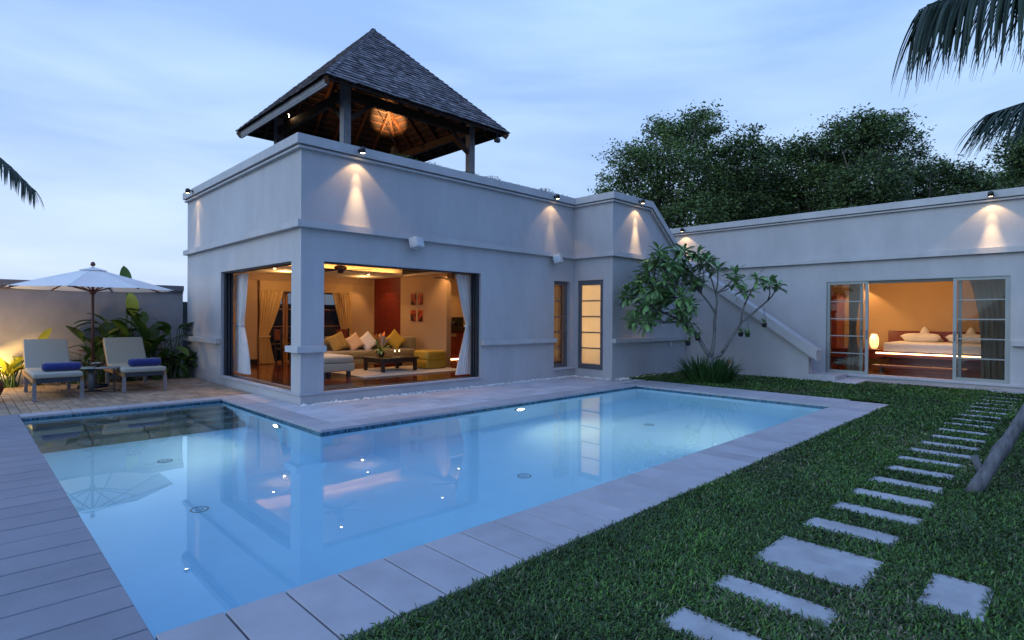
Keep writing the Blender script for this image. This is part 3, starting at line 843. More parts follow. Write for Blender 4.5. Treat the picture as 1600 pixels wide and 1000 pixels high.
# interior lights of the villa
for (x, y) in ((1.35, 4.5), (3.9, 4.5), (1.86, 2.1), (4.69, 2.18), (6.7, 4.0)):
    zc = 2.649 if 4.37 < y or x > 5 else 2.979
    if x > 5: zc = 2.979
    dl = MB().lathe([(.001, -.004), (.028, -.004), (.028, .0)], (x, y, zc), 16).build('downlight', 'lamp_glow', villa)
    light('downlight_lamp', 'SPOT', (x, y, zc - .02), (150 if x < 3 else 80) if y < 3 else 46, WARM, dl, .02, (0, 0, -1), 120, .6)
light('room_fill', 'POINT', (1.9, 5.2, 2.5), 20, WARM, villa, .02)  # added fill lights without fittings, to brighten the room and curtains
light('room_fill', 'POINT', (4.2, 5.3, 2.5), 14, WARM, villa, .02)
light('room_fill', 'POINT', (6.3, 3.0, 2.6), 26, WARM, villa, .02)
light('room_spot', 'SPOT', (4.25, 5.0, 2.6), 40, WARM, villa, .03, (.75, .35, -1), 70, .7)  # spot without a fitting, aimed at the red brick panel
light('room_spot', 'SPOT', (4.55, 5.6, 2.62), 22, WARM, villa, .03, (-.1, .65, -1), 60, .6)  # spot without a fitting, aimed at the rear wall
light('bathroom_lamp', 'POINT', (8.1, -.45, 2.35), 44, (1, .66, .27), villa, .03)
light('bathroom_lamp', 'POINT', (8.0, -.55, 1.0), 13, (1, .66, .27), villa, .03)

# ------------------------------------------------------------------ bedroom wing
wing = thing('bedroom_wing', (XW, -6, 0), 'grey rendered single-storey wing with a lit bedroom behind sliding glass doors', 'house')
YD0, YD1 = -4.62, -8.165
ww = MB()
wall(ww, 'x', XW, XW + TH, -13.0, 2.5, -.08, 4.09, [(YD1, YD0, .145, 2.44)])
ww.build('wall', 'stucco', wing)
MB().box(XW - .113, XW + .25, -13, 2.5, 4.105, 4.264).build('parapet_cap', 'stucco_trim', wing)
mo = MB(); mo.box(XW - .035, XW + .2, -13, 2.5, 4.078, 4.104); mo.box(XW - .075, XW + .2, -13, 2.5, 4.045, 4.077); mo.build('parapet_moulding', 'stucco_trim', wing)
MB().box(XW - .103, XW + .01, -13, 2.5, 2.93, 3.05).build('string_course', 'stucco_trim', wing)
MB().box(XW - .108, XW + .01, -13, YD1 - .03, .955, 1.06).build('sill_course', 'stucco_trim', wing)
MB().box(XW - .05, XW + .30, YD1 - .25, YD0 + .15, .095, .143).build('door_threshold', 'stone_terrace', wing)
MB().box(XW - .38, XW - .051, YD1 - .4, -5.63, -.08, .035).build('plinth_step', 'stone_coping', wing)
sh_ = MB(); sh_.box(XW + TH, 17, -11, -2, 3.2, 3.4); sh_.box(16.2, 16.45, -11, -2, 0, 3.3); sh_.box(XW + TH, 16.2, -11, -10.75, 0, 3.2); sh_.box(XW + TH, 16.2, -2.2, -2, 0, 3.2); sh_.build('shell', 'stucco', wing)
MB().box(XW + TH, 16.2, -10.7, -2.2, -.05, .12).build('floor_base', 'dark_wood', wing)
for i in range(24):
    a = XW + .30 + i * .185
    MB().slab(a, a + .183, -10.0, -2.3, .121, .150, .001).build('floorboard', 'polished_timber_floor', wing)
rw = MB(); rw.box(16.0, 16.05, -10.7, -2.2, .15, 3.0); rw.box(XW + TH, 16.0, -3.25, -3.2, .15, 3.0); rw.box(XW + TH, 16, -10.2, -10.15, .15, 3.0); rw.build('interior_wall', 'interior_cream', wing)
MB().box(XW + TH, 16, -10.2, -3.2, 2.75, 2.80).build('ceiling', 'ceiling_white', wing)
MB().box(15.2, 15.995, -3.9, -3.26, .15, 2.3).build('wardrobe', 'red_wood', wing)
# sliding doors
def slide(y0, y1, x0, name, side):
    f_ = MB(); t_ = .065; z0, z1 = .145, 2.435; xx0, xx1 = x0, x0 + .045
    f_.box(xx0, xx1, y0, y0 + t_, z0, z1); f_.box(xx0, xx1, y1 - t_, y1, z0, z1)
    f_.box(xx0, xx1, y0 + t_, y1 - t_, z0, z0 + .075); f_.box(xx0, xx1, y0 + t_, y1 - t_, z1 - .06, z1)
    H_ = (z1 - z0 - .135) / 5
    for i in range(1, 5): f_.box(xx0 + .008, xx1 - .008, y0 + t_, y1 - t_, z0 + .075 + i * H_ - .012, z0 + .075 + i * H_ + .012)
    d_ = f_.build('sliding_door', 'silver_metal', wing)
    for i in range(5):
        MB().box(xx0 + .020, xx0 + .026, y0 + t_, y1 - t_, z0 + .075 + i * H_ + (.012 if i else 0), z0 + .075 + (i + 1) * H_ - (.012 if i < 4 else 0)).build('pane', 'clear_glass', d_)
    yy = y0 + .03 if side < 0 else y1 - .03
    MB().box(xx0 - .018, xx0 - .001, yy - .012, yy + .012, 1.02, 1.24).build('handle', 'door_metal', d_)
slide(-5.555, -4.64, XW + .02, 'a', -1)
slide(-8.145, -7.20, XW + .02, 'b', 1)
slide(-5.42, -4.64, XW + .09, 'c', -1)
slide(-8.145, -7.28, XW + .09, 'd', 1)
fr = MB(); fr.box(XW - .005, XW + .2, YD1, YD1 + .018, .145, 2.44); fr.box(XW - .005, XW + .2, YD0 - .018, YD0, .145, 2.44); fr.box(XW - .005, XW + .06, YD1 + .018, YD0 - .018, 2.437, 2.455)
fr.build('door_frame', 'silver_metal', wing)
MB().box(XW + .06, XW + .2, -7.2, -5.55, 2.37, 2.44).build('door_head', 'dark_wood', wing)
light('bedroom_lamp', 'POINT', (13.8, -6.2, 2.5), 62, WARM, wing, .03)
light('bedroom_lamp', 'POINT', (13.0, -4.4, 2.3), 16, WARM, wing, .03)
light('bedroom_downlight', 'SPOT', (15.6, -4.35, 2.7), 60, WARM, wing, .03, (.12, -.05, -1), 95, .3)
light('bedroom_downlight', 'SPOT', (15.6, -8.6, 2.7), 60, WARM, wing, .03, (.12, -.05, -1), 95, .3)

# ------------------------------------------------------------------ garden wall and enclosing walls
gw = thing('garden_wall', (-6, 6.9, 0), 'low grey garden wall with a dark moulded coping behind the sun loungers', 'wall')
MB().box(-30, -.02, 6.9, 7.1, -.08, 2.10).build('wall_face', 'garden_wall_render', gw)
MB().box(-30, -.02, 6.80, 7.2, 2.12, 2.25).build('coping', 'garden_wall_cap', gw)
MB().box(-30, -.02, 6.86, 7.14, 2.06, 2.119).build('coping_moulding', 'garden_wall_cap', gw)
rw_ = thing('rear_boundary_wall', (4, 9, 0), 'dark boundary wall seen through the rear window of the living room', 'wall')
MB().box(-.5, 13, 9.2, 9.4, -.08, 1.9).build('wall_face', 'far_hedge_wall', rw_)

# ------------------------------------------------------------------ wall spotlights
def spot(x, y, z, nx, ny, label, e1=26, e2=16):
    e1 *= 8.5; e2 *= 1.15
    """dark bullet lamp on the parapet, shining down the wall; (nx, ny) points away from the wall"""
    t = thing('wall_spotlight', (x, y, z), label, 'lamp', 'spotlights along the parapets')
    o_ = .11
    b = MB(); b.tube([(x, y, z), (x + nx * o_, y + ny * o_, z + .02)], .014, 8); b.lathe([(.0, 0), (.035, 0), (.035, .012), (0, .012)], (x, y, z), 10, Vector((nx, ny, 0)).to_track_quat('Z', 'Y').to_matrix())
    b.build('bracket', 'black_plastic', t)
    c_ = (x + nx * o_, y + ny * o_, z - .035)
    h = MB().lathe([(.046, -.014), (.050, -.03), (.052, .05), (.045, .075), (.02, .09), (.001, .09)], c_, 16, None, False); h.build('housing', 'black_plastic', t, True)
    MB().lathe([(.001, -.020), (.046, -.020)], c_, 16).build('lens', 'lamp_glow', t)
    lx, ly = c_[0], c_[1]
    light('beam', 'SPOT', (lx, ly, z - .07), e1, (1, .66, .30), t, .012, (-nx * .15, -ny * .15, -1), 31, 1.0)
    light('beam', 'SPOT', (lx, ly, z - .07), e1 * .16, (1, .66, .30), t, .012, (-nx * .42, -ny * .42, -1), 30, 1.0)
    light('glow', 'SPOT', (lx, ly, z - .07), e2, (1, .62, .27), t, .02, (-nx * .20, -ny * .20, -1), 96, .25)
spot(1.02, -.113, 4.47, 0, -1, 'small black spotlight over the corner window of the living room, above the first wall speaker')
spot(6.32, -.113, 4.46, 0, -1, 'small black spotlight near the inner corner, high over the second wall speaker', 5, 11)
spot(8.20, YB - .113, 4.45, 0, -1, 'small black spotlight on the projecting block where its parapet starts to slant', 24, 14)
spot(-.113, 5.72, 4.47, -1, 0, 'small black spotlight at the far left end of the roof edge, above the lounger terrace', 9, 5)
spot(XW - .113, -.70, 4.18, -1, 0, 'small black spotlight just behind the slanted stair parapet', 16, 14)
spot(XW - .113, -7.85, 4.18, -1, 0, 'small black spotlight above the right sliding door of the bedroom wing', 22, 16)

# wall speakers
def speaker(x, y, z, label):
    t = thing('wall_speaker', (x, y, z), label, 'speaker', 'white speakers on the front wall')
    rot = Matrix.Rotation(R(28), 3, 'Z') @ Matrix.Rotation(R(-12), 3, 'X')
    c_ = Vector((x, y - .17, z))
    MB().rbox(c_.x - .15, c_.x + .15, c_.y - .09, c_.y + .09, c_.z - .10, c_.z + .10, .022, 3, rot).build('cabinet', 'grey_plastic', t, True)
    gr = MB(); v = rot @ Vector((0, -.088, 0)); gr.rbox(c_.x + v.x - .13, c_.x + v.x + .13, c_.y + v.y - .010, c_.y + v.y + .002, c_.z + v.z - .08, c_.z + v.z + .08, .003, 1, rot)
    gr.build('grille', 'grey_plastic', t)
    MB().tube([(x - .02, y - .002, z), (x - .03, y - .10, z)], .02, 8).build('bracket', 'grey_plastic', t)
speaker(2.22, 0, 2.93, 'white box speaker under the string course above the living room window')
speaker(6.40, 0, 2.93, 'white box speaker under the string course above the narrow window')

# ------------------------------------------------------------------ rooftop pavilion
pv = thing('rooftop_pavilion', (3.42, 3.5, 3.5), 'open timber pavilion with a steep shingled pyramid roof on top of the house', 'pavilion')
RX0, RX1, RY0, RY1, ZE, ZA = 0.97, 5.87, 1.09, 5.90, 6.20, 8.78
CX, CY = (RX0 + RX1) / 2, (RY0 + RY1) / 2
A_ = Vector((CX, CY, ZA))
cor = [Vector((RX0, RY0, ZE)), Vector((RX1, RY0, ZE)), Vector((RX1, RY1, ZE)), Vector((RX0, RY1, ZE))]
mat('shaded_timber', (.05, .022, .012), .7, namt=.3, nscale=8)  # tie beams and braces: shadow round the post tops put into the brown
mat('shaded_shell_timber', (.030, .012, .007), .8, namt=.3, nscale=8)  # near-black: shade under the roof put into boards and hidden fascias
for i in range(4):
    a, b = cor[i], cor[(i + 1) % 4]
    n_ = (b - a).cross(A_ - a).normalized()
    if n_.z < 0: n_ = -n_
    ins = .985
    sb_ = MB(); q = [a, b, A_]
    up_ = [p + n_ * -.012 for p in q]; lo = [p + n_ * -.035 for p in q]
    sb_.add(up_ + lo, [(0, 1, 2), (5, 4, 3), (0, 3, 4, 1), (1, 4, 5, 2), (2, 5, 3, 0)])
    sb_.build('roof_board', 'shaded_shell_timber', pv)
# shingles: every course of every slope, laid overlapping
shg = MB(); NC = 28
for i in range(4):
    a, b = cor[i], cor[(i + 1) % 4]
    e = (b - a).normalized(); mid = (a + b) / 2; u = (A_ - mid); SL = u.length; u.normalize()
    n_ = e.cross(u).normalized()
    if n_.z < 0: n_ = -n_
    half = (b - a).length / 2
    for k in range(NC):
        t0 = k / NC * SL - .04; t1 = min(t0 + SL / NC * 1.9, SL)
        w0 = half * (1 - max(t0, 0) / SL) + .03; x_ = -w0 - random.uniform(0, .1)
        while x_ < w0:
            wd = random.uniform(.10, .19); x2 = min(x_ + wd, w0 + .01); xa = max(x_, -w0 - .01)
            if x2 - xa > .02:
                w1 = max(half * (1 - t1 / SL) + .03, .02)
                dt = random.uniform(-.012, .012); lift = .042 + random.uniform(0, .012)
                xt0, xt1 = max(min(xa, w1), -w1), max(min(x2 - .006, w1), -w1)
                if abs(xt1 - xt0) < .005: xt1 = xt0 + .005
                p = [mid + e * xa + u * (t0 + dt) + n_ * lift, mid + e * (x2 - .006) + u * (t0 + dt) + n_ * lift,
                     mid + e * xt1 + u * t1 + n_ * .008, mid + e * xt0 + u * t1 + n_ * .008]
                lo = [p[0] - n_ * .022, p[1] - n_ * .022]
                shg.add(p + lo, [(0, 1, 2, 3), (4, 5, 1, 0), (4, 0, 3), (1, 5, 2)])
            x_ = x2
shg.build('shingles', 'roof_shingle', pv, kind='stuff')
# hip ridges made of small cap shingles
for i in range(4):
    a = cor[i]; d = (A_ - a); Ld = d.length; d.normalize(); hp = MB()
    for k in range(44):
        p = a + d * (k * Ld / 44 - .02); q = p + d * (Ld / 44 * 1.5)
        s_ = d.cross(Vector((0, 0, 1))).normalized()
        up1 = Vector((0, 0, .058)); dn = Vector((0, 0, .016))
        hp.add([p + up1, p + s_ * .07 + dn * 1.3, q + s_ * .07 + dn * .3, q + up1 * .7, p - s_ * .07 + dn * 1.3, q - s_ * .07 + dn * .3], [(0, 1, 2, 3), (0, 3, 5, 4)])
    hp.build('hip_shingles', 'roof_shingle', pv, kind='stuff')
# fascia boards
ins = .05
fc = [Vector((RX0 + ins, RY0 + ins, ZE - .07)), Vector((RX1 - ins, RY0 + ins, ZE - .07)), Vector((RX1 - ins, RY1 - ins, ZE - .07)), Vector((RX0 + ins, RY1 - ins, ZE - .07))]
for i in range(4):
    a, b = fc[i], fc[(i + 1) % 4]
    MB().beam(a + Vector((0, 0, 0 if i == 3 else .03)), b + Vector((0, 0, 0 if i == 3 else .03)), .03, .13 if i == 3 else .06).build('fascia_board', 'grey_timber' if i == 3 else 'shaded_shell_timber', pv)
    if i == 3: MB().beam(a * .996 + Vector((CX, CY, ZE)) * .004 - Vector((0, 0, .085)), b * .996 + Vector((CX, CY, ZE)) * .004 - Vector((0, 0, .085)), .035, .05).build('fascia_batten', 'grey_timber' if i == 3 else 'shaded_shell_timber', pv)
# rafters, hips, battens
P0 = {}
posts = [(1.80, 1.88), (5.30, 1.88), (5.30, 5.42), (1.80, 5.42)]
for i in range(4):
    a = cor[i]; MB().beam(a + Vector((0, 0, -.11)), A_ + Vector((0, 0, -.2)), .07, .13).build('hip_rafter', 'roof_timber', pv)
    a, b = cor[i], cor[(i + 1) % 4]; e = (b - a).normalized(); Ld = (b - a).length
    u = (A_ - (a + b) / 2); SL = u.length; u.normalize(); n_ = e.cross(u).normalized()
    if n_.z < 0: n_ = -n_
    for k in range(1, 8):
        s_ = k / 8; tt = 1 - abs(2 * s_ - 1)
        p = a + e * (Ld * s_) - n_ * .10; q = p + u * (SL * tt * .97)
        MB().beam(p + u * .06, q, .045, .09, n_).build('rafter', 'roof_timber', pv)
    for k in range(1, 20):
        t_ = k / 20; p = a.lerp(A_, t_) - n_ * .050 + e * .03; q = b.lerp(A_, t_) - n_ * .050 - e * .03
        MB().beam(p, q, .045, .025, n_).build('batten', 'roof_timber', pv)
for (x, y) in posts: MB().slab(x - .085, x + .085, y - .085, y + .085, 3.50, 6.62, .005).build('post', 'grey_timber', pv)
for i in range(4):
    a, b = posts[i], posts[(i + 1) % 4]
    MB().beam((a[0], a[1], 6.28), (b[0], b[1], 6.28), .09, .20).build('tie_beam', 'shaded_timber', pv)
    for s0, s1 in ((a, b), (b, a)):
        d = (Vector(s1) - Vector(s0)).normalized()
        MB().beam((s0[0] + d.x * .05, s0[1] + d.y * .05, 5.70), (s0[0] + d.x * .62, s0[1] + d.y * .62, 6.20), .06, .09).build('brace', 'shaded_timber', pv)
MB().beam((3.42, 3.5, 7.3), (3.42, 3.5, 8.6), .10, .10).build('king_post', 'roof_timber', pv)
# pavilion lamps
def bullet(x, y, z, d, label, e, spot_, col=(1, .60, .24)):
    t = thing('pavilion_lamp', (x, y, z), label, 'lamp', 'lamps under the pavilion roof')
    d = Vector(d).normalized(); rm = d.to_track_quat('Z', 'Y').to_matrix()
    MB().lathe([(.001, -.10), (.03, -.10), (.055, -.04), (.062, .03), (.056, .022)], (x, y, z), 16, rm, False).build('housing', 'black_plastic', t, True)
    MB().lathe([(.001, .055), (.035, .045), (.057, .022)], (x, y, z), 16, rm).build('lens', 'lamp_glow', t)
    p = Vector((x, y, z)) + d * .08
    light('beam', 'SPOT', p, e, col, t, .02, d, spot_, 1.0)
bullet(4.40, 4.08, 6.39, (.40, .80, 1.0), 'bright lamp under the pavilion roof shining straight up at the rafters', 620, 66)
bullet(1.66, 4.55, 6.44, (.85, -.35, .18), 'round lamp fixed at the left rear post of the pavilion roof', 70, 120)
MB().tube([(3.42, 3.5, 7.32), (3.6, 3.62, 6.9), (4.38, 4.02, 6.36)], .012, 6).build('lamp_rod', 'black_plastic', pv)
ff = thing('eave_floodlight', (5.55, 1.15, 6.05), 'small black floodlight hanging below the right eave corner of the pavilion', 'lamp')
MB().rbox(5.48, 5.62, 1.08, 1.18, 5.90, 6.0, .012, 2).build('housing', 'black_plastic', ff)
MB().tube([(5.55, 1.13, 6.13), (5.55, 1.13, 6.0)], .012, 6).build('bracket', 'black_plastic', ff)

# roof-edge creepers
def creeper(pts, n, label, spread=.12, h=.10):
    mb = MB()
    for _ in range(n):
        t = random.random(); a, b = pts; x = a[0] + (b[0] - a[0]) * t; y = a[1] + (b[1] - a[1]) * t + random.uniform(-spread, spread); 
        clump = .35 + .65 * max(0, math.sin(x * 5.3) * math.sin(x * 2.1 + 1))
        z = a[2] + random.random() ** 2 * h * clump
        az = random.uniform(0, 2 * PI); r_ = random.uniform(.010, .022)
        d = Vector((math.cos(az), math.sin(az), random.uniform(-.5, .9))).normalized() * r_; s_ = d.cross(Vector((random.random(), random.random(), 1))).normalized() * r_ * .5
        c_ = Vector((x, y, z)); mb.add([c_ - d, c_ + s_, c_ + d, c_ - s_], [(0, 1, 2, 3)])
    o = mb.build('roof_creeper', 'leaf_tree', None, kind='stuff'); tag(o, label, 'plant')
creeper(((.8, .10, 4.55), (7.0, .10, 4.55)), 5200, 'low ragged creeper growing along the top of the front parapet', .10, .15)
creeper(((-.0, 1.0, 4.55), (-.0, 6.3, 4.55)), 200, 'few sparse sprigs of creeper on the side parapet', .05, .08)

# ------------------------------------------------------------------ curtains
def curtain(loc, axis, const, prof, folds, m, label, amp=.035, tie=None, group=None):
    t = thing('curtain', loc, label, 'curtain', group)
    vs = []; fs = []; nu = folds * 8; nz = 36
    zs_ = [p[0] for p in prof]; ph = random.uniform(0, 6)
    for i in range(nz + 1):
        z = zs_[0] + (zs_[-1] - zs_[0]) * i / nz
        a0 = float(np.interp(z, zs_ if zs_[0] < zs_[-1] else zs_[::-1], [p[1] for p in (prof if zs_[0] < zs_[-1] else prof[::-1])]))
        a1 = float(np.interp(z, zs_ if zs_[0] < zs_[-1] else zs_[::-1], [p[2] for p in (prof if zs_[0] < zs_[-1] else prof[::-1])]))
        for j in range(nu + 1):
            u = j / nu
            dd = amp * (math.sin(2 * PI * folds * u + ph + .5 * math.sin(z * 2.3)) + .35 * math.sin(2 * PI * folds * 2.3 * u + z * 1.7))
            a = a0 + (a1 - a0) * (u + .012 * math.sin(z * 5 + j))
            vs.append((const + dd, a, z) if axis == 'x' else (a, const + dd, z))
    for i in range(nz):
        for j in range(nu): k = i * (nu + 1) + j; fs.append((k, k + 1, k + nu + 2, k + nu + 1))
    mb = MB(); mb.add(vs, fs); mb.build('cloth', m, t, True)
    if tie:
        z, a0, a1 = tie; tb = MB()
        pts = [(const - amp * 1.3, a0), (const + amp * 1.3, a0), (const + amp * 1.3, a1), (const - amp * 1.3, a1)] if axis == 'x' else [(a0, const - amp * 1.3), (a1, const - amp * 1.3), (a1, const + amp * 1.3), (a0, const + amp * 1.3)]
        tb.prism(pts, 'z', z - .022, z + .022); tb.build('tieback', m, t)
    return t
curtain((.36, 3.9, .2), 'x', .36, [(.23, 3.36, 4.29), (.6, 3.46, 4.25), (1.25, 3.76, 4.14), (1.36, 3.77, 4.13), (1.6, 3.68, 4.2), (2.43, 3.47, 4.31)], 6, 'curtain_white', 'white tied-back curtain at the left edge of the corner window', .035, (1.30, 3.75, 4.15), 'white curtains of the corner window')
curtain((3.9, .36, .2), 'y', .36, [(.23, 3.62, 4.10), (.6, 3.72, 4.12), (1.25, 3.91, 4.16), (1.36, 3.92, 4.17), (1.6, 3.82, 4.17), (2.43, 3.58, 4.16)], 6, 'curtain_white', 'white tied-back curtain at the right edge of the corner window', .035, (1.30, 3.90, 4.18), 'white curtains of the corner window')
curtain((1.5, 6.2, .2), 'y', 6.19, [(.22, 1.62, 2.04), (.9, 1.62, 1.90), (1.0, 1.62, 1.88), (1.3, 1.63, 2.02), (2.2, 1.63, 2.30)], 7, 'curtain_yellow', 'golden tied-back curtain at the left side of the rear window', .035, (.95, 1.61, 1.90), 'golden curtains of the rear window')
curtain((4.0, 6.2, .2), 'y', 6.19, [(.22, 3.90, 4.32), (.9, 4.0, 4.32), (1.0, 4.02, 4.32), (1.3, 3.92, 4.31), (2.2, 3.70, 4.30)], 7, 'curtain_yellow', 'golden tied-back curtain at the right side of the rear window', .035, (.95, 3.98, 4.33), 'golden curtains of the rear window')
pm = MB().box(1.63, 4.34, 6.18, 6.265, 2.18, 2.455); tag(pm.build('curtain_pelmet', 'curtain_pelmet'), 'straight golden pelmet across the top of the rear window', 'pelmet')
curtain((12.25, -4.85, .15), 'x', 12.22, [(.16, -5.33, -4.95), (1.1, -5.18, -5.02), (1.3, -5.18, -5.02), (2.4, -5.3, -5.0)], 4, 'curtain_grey', 'grey curtain bunched behind the left sliding door of the bedroom', .03, None)
curtain((12.25, -7.85, .15), 'x', 12.22, [(.16, -8.9, -7.66), (1.0, -8.9, -7.62), (1.6, -8.9, -7.62), (2.4, -8.9, -7.42)], 11, 'curtain_grey', 'wide grey-beige curtain drawn behind the right sliding door of the bedroom', .03, None)

# ------------------------------------------------------------------ living room furniture (floor at z = .2)
FZ = .2
rg = MB().rbox(2.0, 4.75, 1.30, 3.15, FZ, FZ + .022, .01, 2).build('rug', 'rug'); tag(rg, 'cream shaggy rug under the dark coffee table', 'rug')
sf = thing('sofa', (3.2, 3.6, FZ), 'long olive-brown upholstered sofa with scatter cushions along its back', 'sofa')
MB().rbox(1.6, 4.72, 3.20, 4.12, FZ + .10, FZ + .28, .03).build('base', 'sofa_fabric', sf, True)
for a, b in ((1.62, 2.63), (2.64, 3.65), (3.66, 4.55)): MB().rbox(a, b, 3.17, 3.90, FZ + .28, FZ + .45, .05).build('seat_cushion', 'sofa_fabric', sf, True)
for a, b in ((1.62, 2.63), (2.64, 3.65), (3.66, 4.55)): MB().rbox(a, b, 3.86, 4.06, FZ + .44, FZ + .74, .05).build('back_cushion', 'sofa_fabric', sf, True)
MB().rbox(4.54, 4.74, 3.40, 4.12, FZ + .26, FZ + .76, .05).build('arm', 'sofa_fabric', sf, True)
MB().rbox(1.6, 4.54, 4.04, 4.14, FZ + .26, FZ + .72, .03).build('back', 'sofa_fabric', sf, True)
for x, y in ((1.7, 3.3), (4.62, 3.3), (1.7, 4.0), (4.62, 4.0)): MB().box(x - .03, x + .03, y - .03, y + .03, FZ, FZ + .10).build('leg', 'dark_wood', sf)
def cushion(c, size, ang, lean, m, label):
    rot = Matrix.Rotation(R(-8), 3, 'Z') @ Matrix.Rotation(R(90 - lean), 3, 'X') @ Matrix.Rotation(R(ang), 3, 'Z')
    o = MB().pillow(c, size, size, .15, rot).build('cushion', m, None, True); tag(o, label, 'cushion', 'scatter cushions on the sofa')
cushion((2.55, 3.62, FZ + .66), .46, 22, 22, 'brown_stripe_fabric', 'brown striped cushion at the left end of the sofa, next to the column')
cushion((2.98, 3.60, FZ + .65), .40, 30, 20, 'pink_cream_fabric', 'pale pink cushion tilted between the striped and the white one')
cushion((3.38, 3.64, FZ + .66), .42, 36, 20, 'white_linen', 'white cushion in the middle of the sofa, left of the flowers')
cushion((4.22, 3.66, FZ + .68), .44, 42, 18, 'yellow_fabric', 'mustard yellow cushion standing on its corner at the right end of the sofa')
cushion((3.78, 3.68, FZ + .63), .34, 40, 20, 'flower_orange' if False else 'gold_leather', 'small dull gold cushion half hidden behind the flowers')
ch = thing('upholstered_bench', (1.5, 2.3, FZ), 'low cream upholstered bench with dark feet, just right of the corner column', 'bench')
MB().rbox(1.22, 1.98, 1.75, 2.85, FZ + .13, FZ + .30, .03).build('base', 'cream_fabric', ch, True)
MB().rbox(1.23, 1.97, 1.76, 2.84, FZ + .30, FZ + .46, .06).build('cushion_top', 'cream_fabric', ch, True)
for x, y in ((1.32, 1.85), (1.88, 1.85), (1.32, 2.75), (1.88, 2.75)): MB().beam((x, y, FZ), (x, y, FZ + .13), .07, .07, (1, 0, 0)).build('leg', 'dark_wood', ch)
ct = thing('coffee_table', (3.22, 2.3, FZ), 'low black coffee table with square legs standing on the rug', 'table')
MB().slab(2.72, 3.74, 1.88, 2.78, FZ + .31, FZ + .35, .006).build('table_top', 'dark_wood', ct)
ap = MB(); ap.box(2.76, 3.70, 1.93, 1.955, FZ + .23, FZ + .309); ap.box(2.76, 3.70, 2.705, 2.73, FZ + .23, FZ + .309); ap.box(2.76, 2.785, 1.956, 2.704, FZ + .23, FZ + .309); ap.box(3.675, 3.70, 1.956, 2.704, FZ + .23, FZ + .309); ap.build('apron', 'dark_wood', ct)
for x, y in ((2.79, 1.95), (3.67, 1.95), (2.79, 2.71), (3.67, 2.71)): MB().box(x - .035, x + .035, y - .035, y + .035, FZ + .023, FZ + .31).build('leg', 'dark_wood', ct)
pf = thing('pouf', (4.33, 2.25, FZ), 'low rounded gold leather pouf to the right of the coffee table', 'stool')
MB().rbox(4.02, 4.64, 1.95, 2.55, FZ + .02, FZ + .245, .05, 4).build('body', 'gold_leather', pf, True)
MB().rbox(4.02, 4.64, 1.95, 2.55, FZ + .225, FZ + .47, .07, 4).build('top', 'gold_leather', pf, True)
def flowers(c, scale, label, cols):
    t = thing('flower_arrangement', c, label, 'flowers')
    MB().lathe([(.04, 0), (.075, .03), (.08, .10), (.05, .15)], c, 14).build('vase', 'dark_wood', t, True)
    for i in range(16):
        az = random.uniform(0, 2 * PI); el = random.uniform(.3, 1.3); d = Vector((math.cos(az) * math.cos(el), math.sin(az) * math.cos(el), math.sin(el)))
        MB().leaf(Vector(c) + Vector((0, 0, .12)), d, random.uniform(.2, .34) * scale, .05 * scale, .9, seg=5).build('leaf', 'leaf_frangipani', t)
    for i in range(7):
        az = random.uniform(0, 2 * PI); el = random.uniform(.8, 1.5); d = Vector((math.cos(az) * math.cos(el), math.sin(az) * math.cos(el), math.sin(el)))
        MB().leaf(Vector(c) + Vector((0, 0, .14)) + d * .12, d, random.uniform(.18, .3) * scale, .06 * scale, .3, seg=4, fold=.6).build('petal', cols[i % len(cols)], t)
flowers((3.05, 2.45, FZ + .351), 1.45, 'orange and green tropical flower arrangement on the coffee table', ['flower_orange', 'pink_cream_fabric'])
for i, (x, y) in enumerate(((3.45, 2.48), (3.60, 2.52))):
    t = thing('candle', (x, y, FZ + .351), ('lit candle in a glass on the coffee table, the one nearer the flowers', 'lit candle in a glass on the coffee table, the one nearer the pouf')[i], 'candle', 'candles on the coffee table')
    MB().lathe([(.025, 0), (.028, .07), (.030, .12)], (x, y, FZ + .351), 12).build('glass', 'clear_glass', t, True)
    MB().lathe([(.001, .085), (.014, .10), (.012, .125), (.001, .145)], (x, y, FZ + .351), 10).build('flame', 'candle', t, True)
# ceiling fans
def fan(x, y, z, a0, label):
    t = thing('ceiling_fan', (x, y, 3.04), label, 'fan', 'ceiling fans of the living room')
    MB().tube([(x, y, z + .10), (x, y, 3.045)], .013, 8).build('rod', 'dark_metal', t)
    MB().lathe([(.001, -.09), (.05, -.085), (.07, -.05), (.06, -.03), (.12, -.01), (.14, .03), (.10, .07), (.04, .10), (.001, .10)], (x, y, z), 20).build('motor', 'umbrella_pole_wood', t, True)
    for k in range(5):
        a = a0 + k * 2 * PI / 5; d = Vector((math.cos(a), math.sin(a), 0)); s_ = Vector((-d.y, d.x, .12))
        mb = MB(); p = Vector((x, y, z - .01)); vs = []
        for r_, w in ((.13, .03), (.22, .055), (.6, .07), (.66, .04)):
            for zz in (-.004, .004): vs += [p + d * r_ - s_ * w + Vector((0, 0, zz)), p + d * r_ + s_ * w + Vector((0, 0, zz))]
        fs = []
        for q in range(3):
            k4 = q * 4; fs += [(k4 + 2, k4 + 3, k4 + 7, k4 + 6), (k4, k4 + 4, k4 + 5, k4 + 1), (k4, k4 + 2, k4 + 6, k4 + 4), (k4 + 1, k4 + 5, k4 + 7, k4 + 3)]
        fs += [(0, 1, 3, 2), (12, 14, 15, 13)]
        mb.add(vs, fs).build('blade', 'dark_wood', t)
fan(1.66, 1.80, 2.50, .5, 'brown ceiling fan seen near the corner column')
fan(4.72, 1.55, 2.46, .2, 'brown ceiling fan half hidden behind the right white curtain')
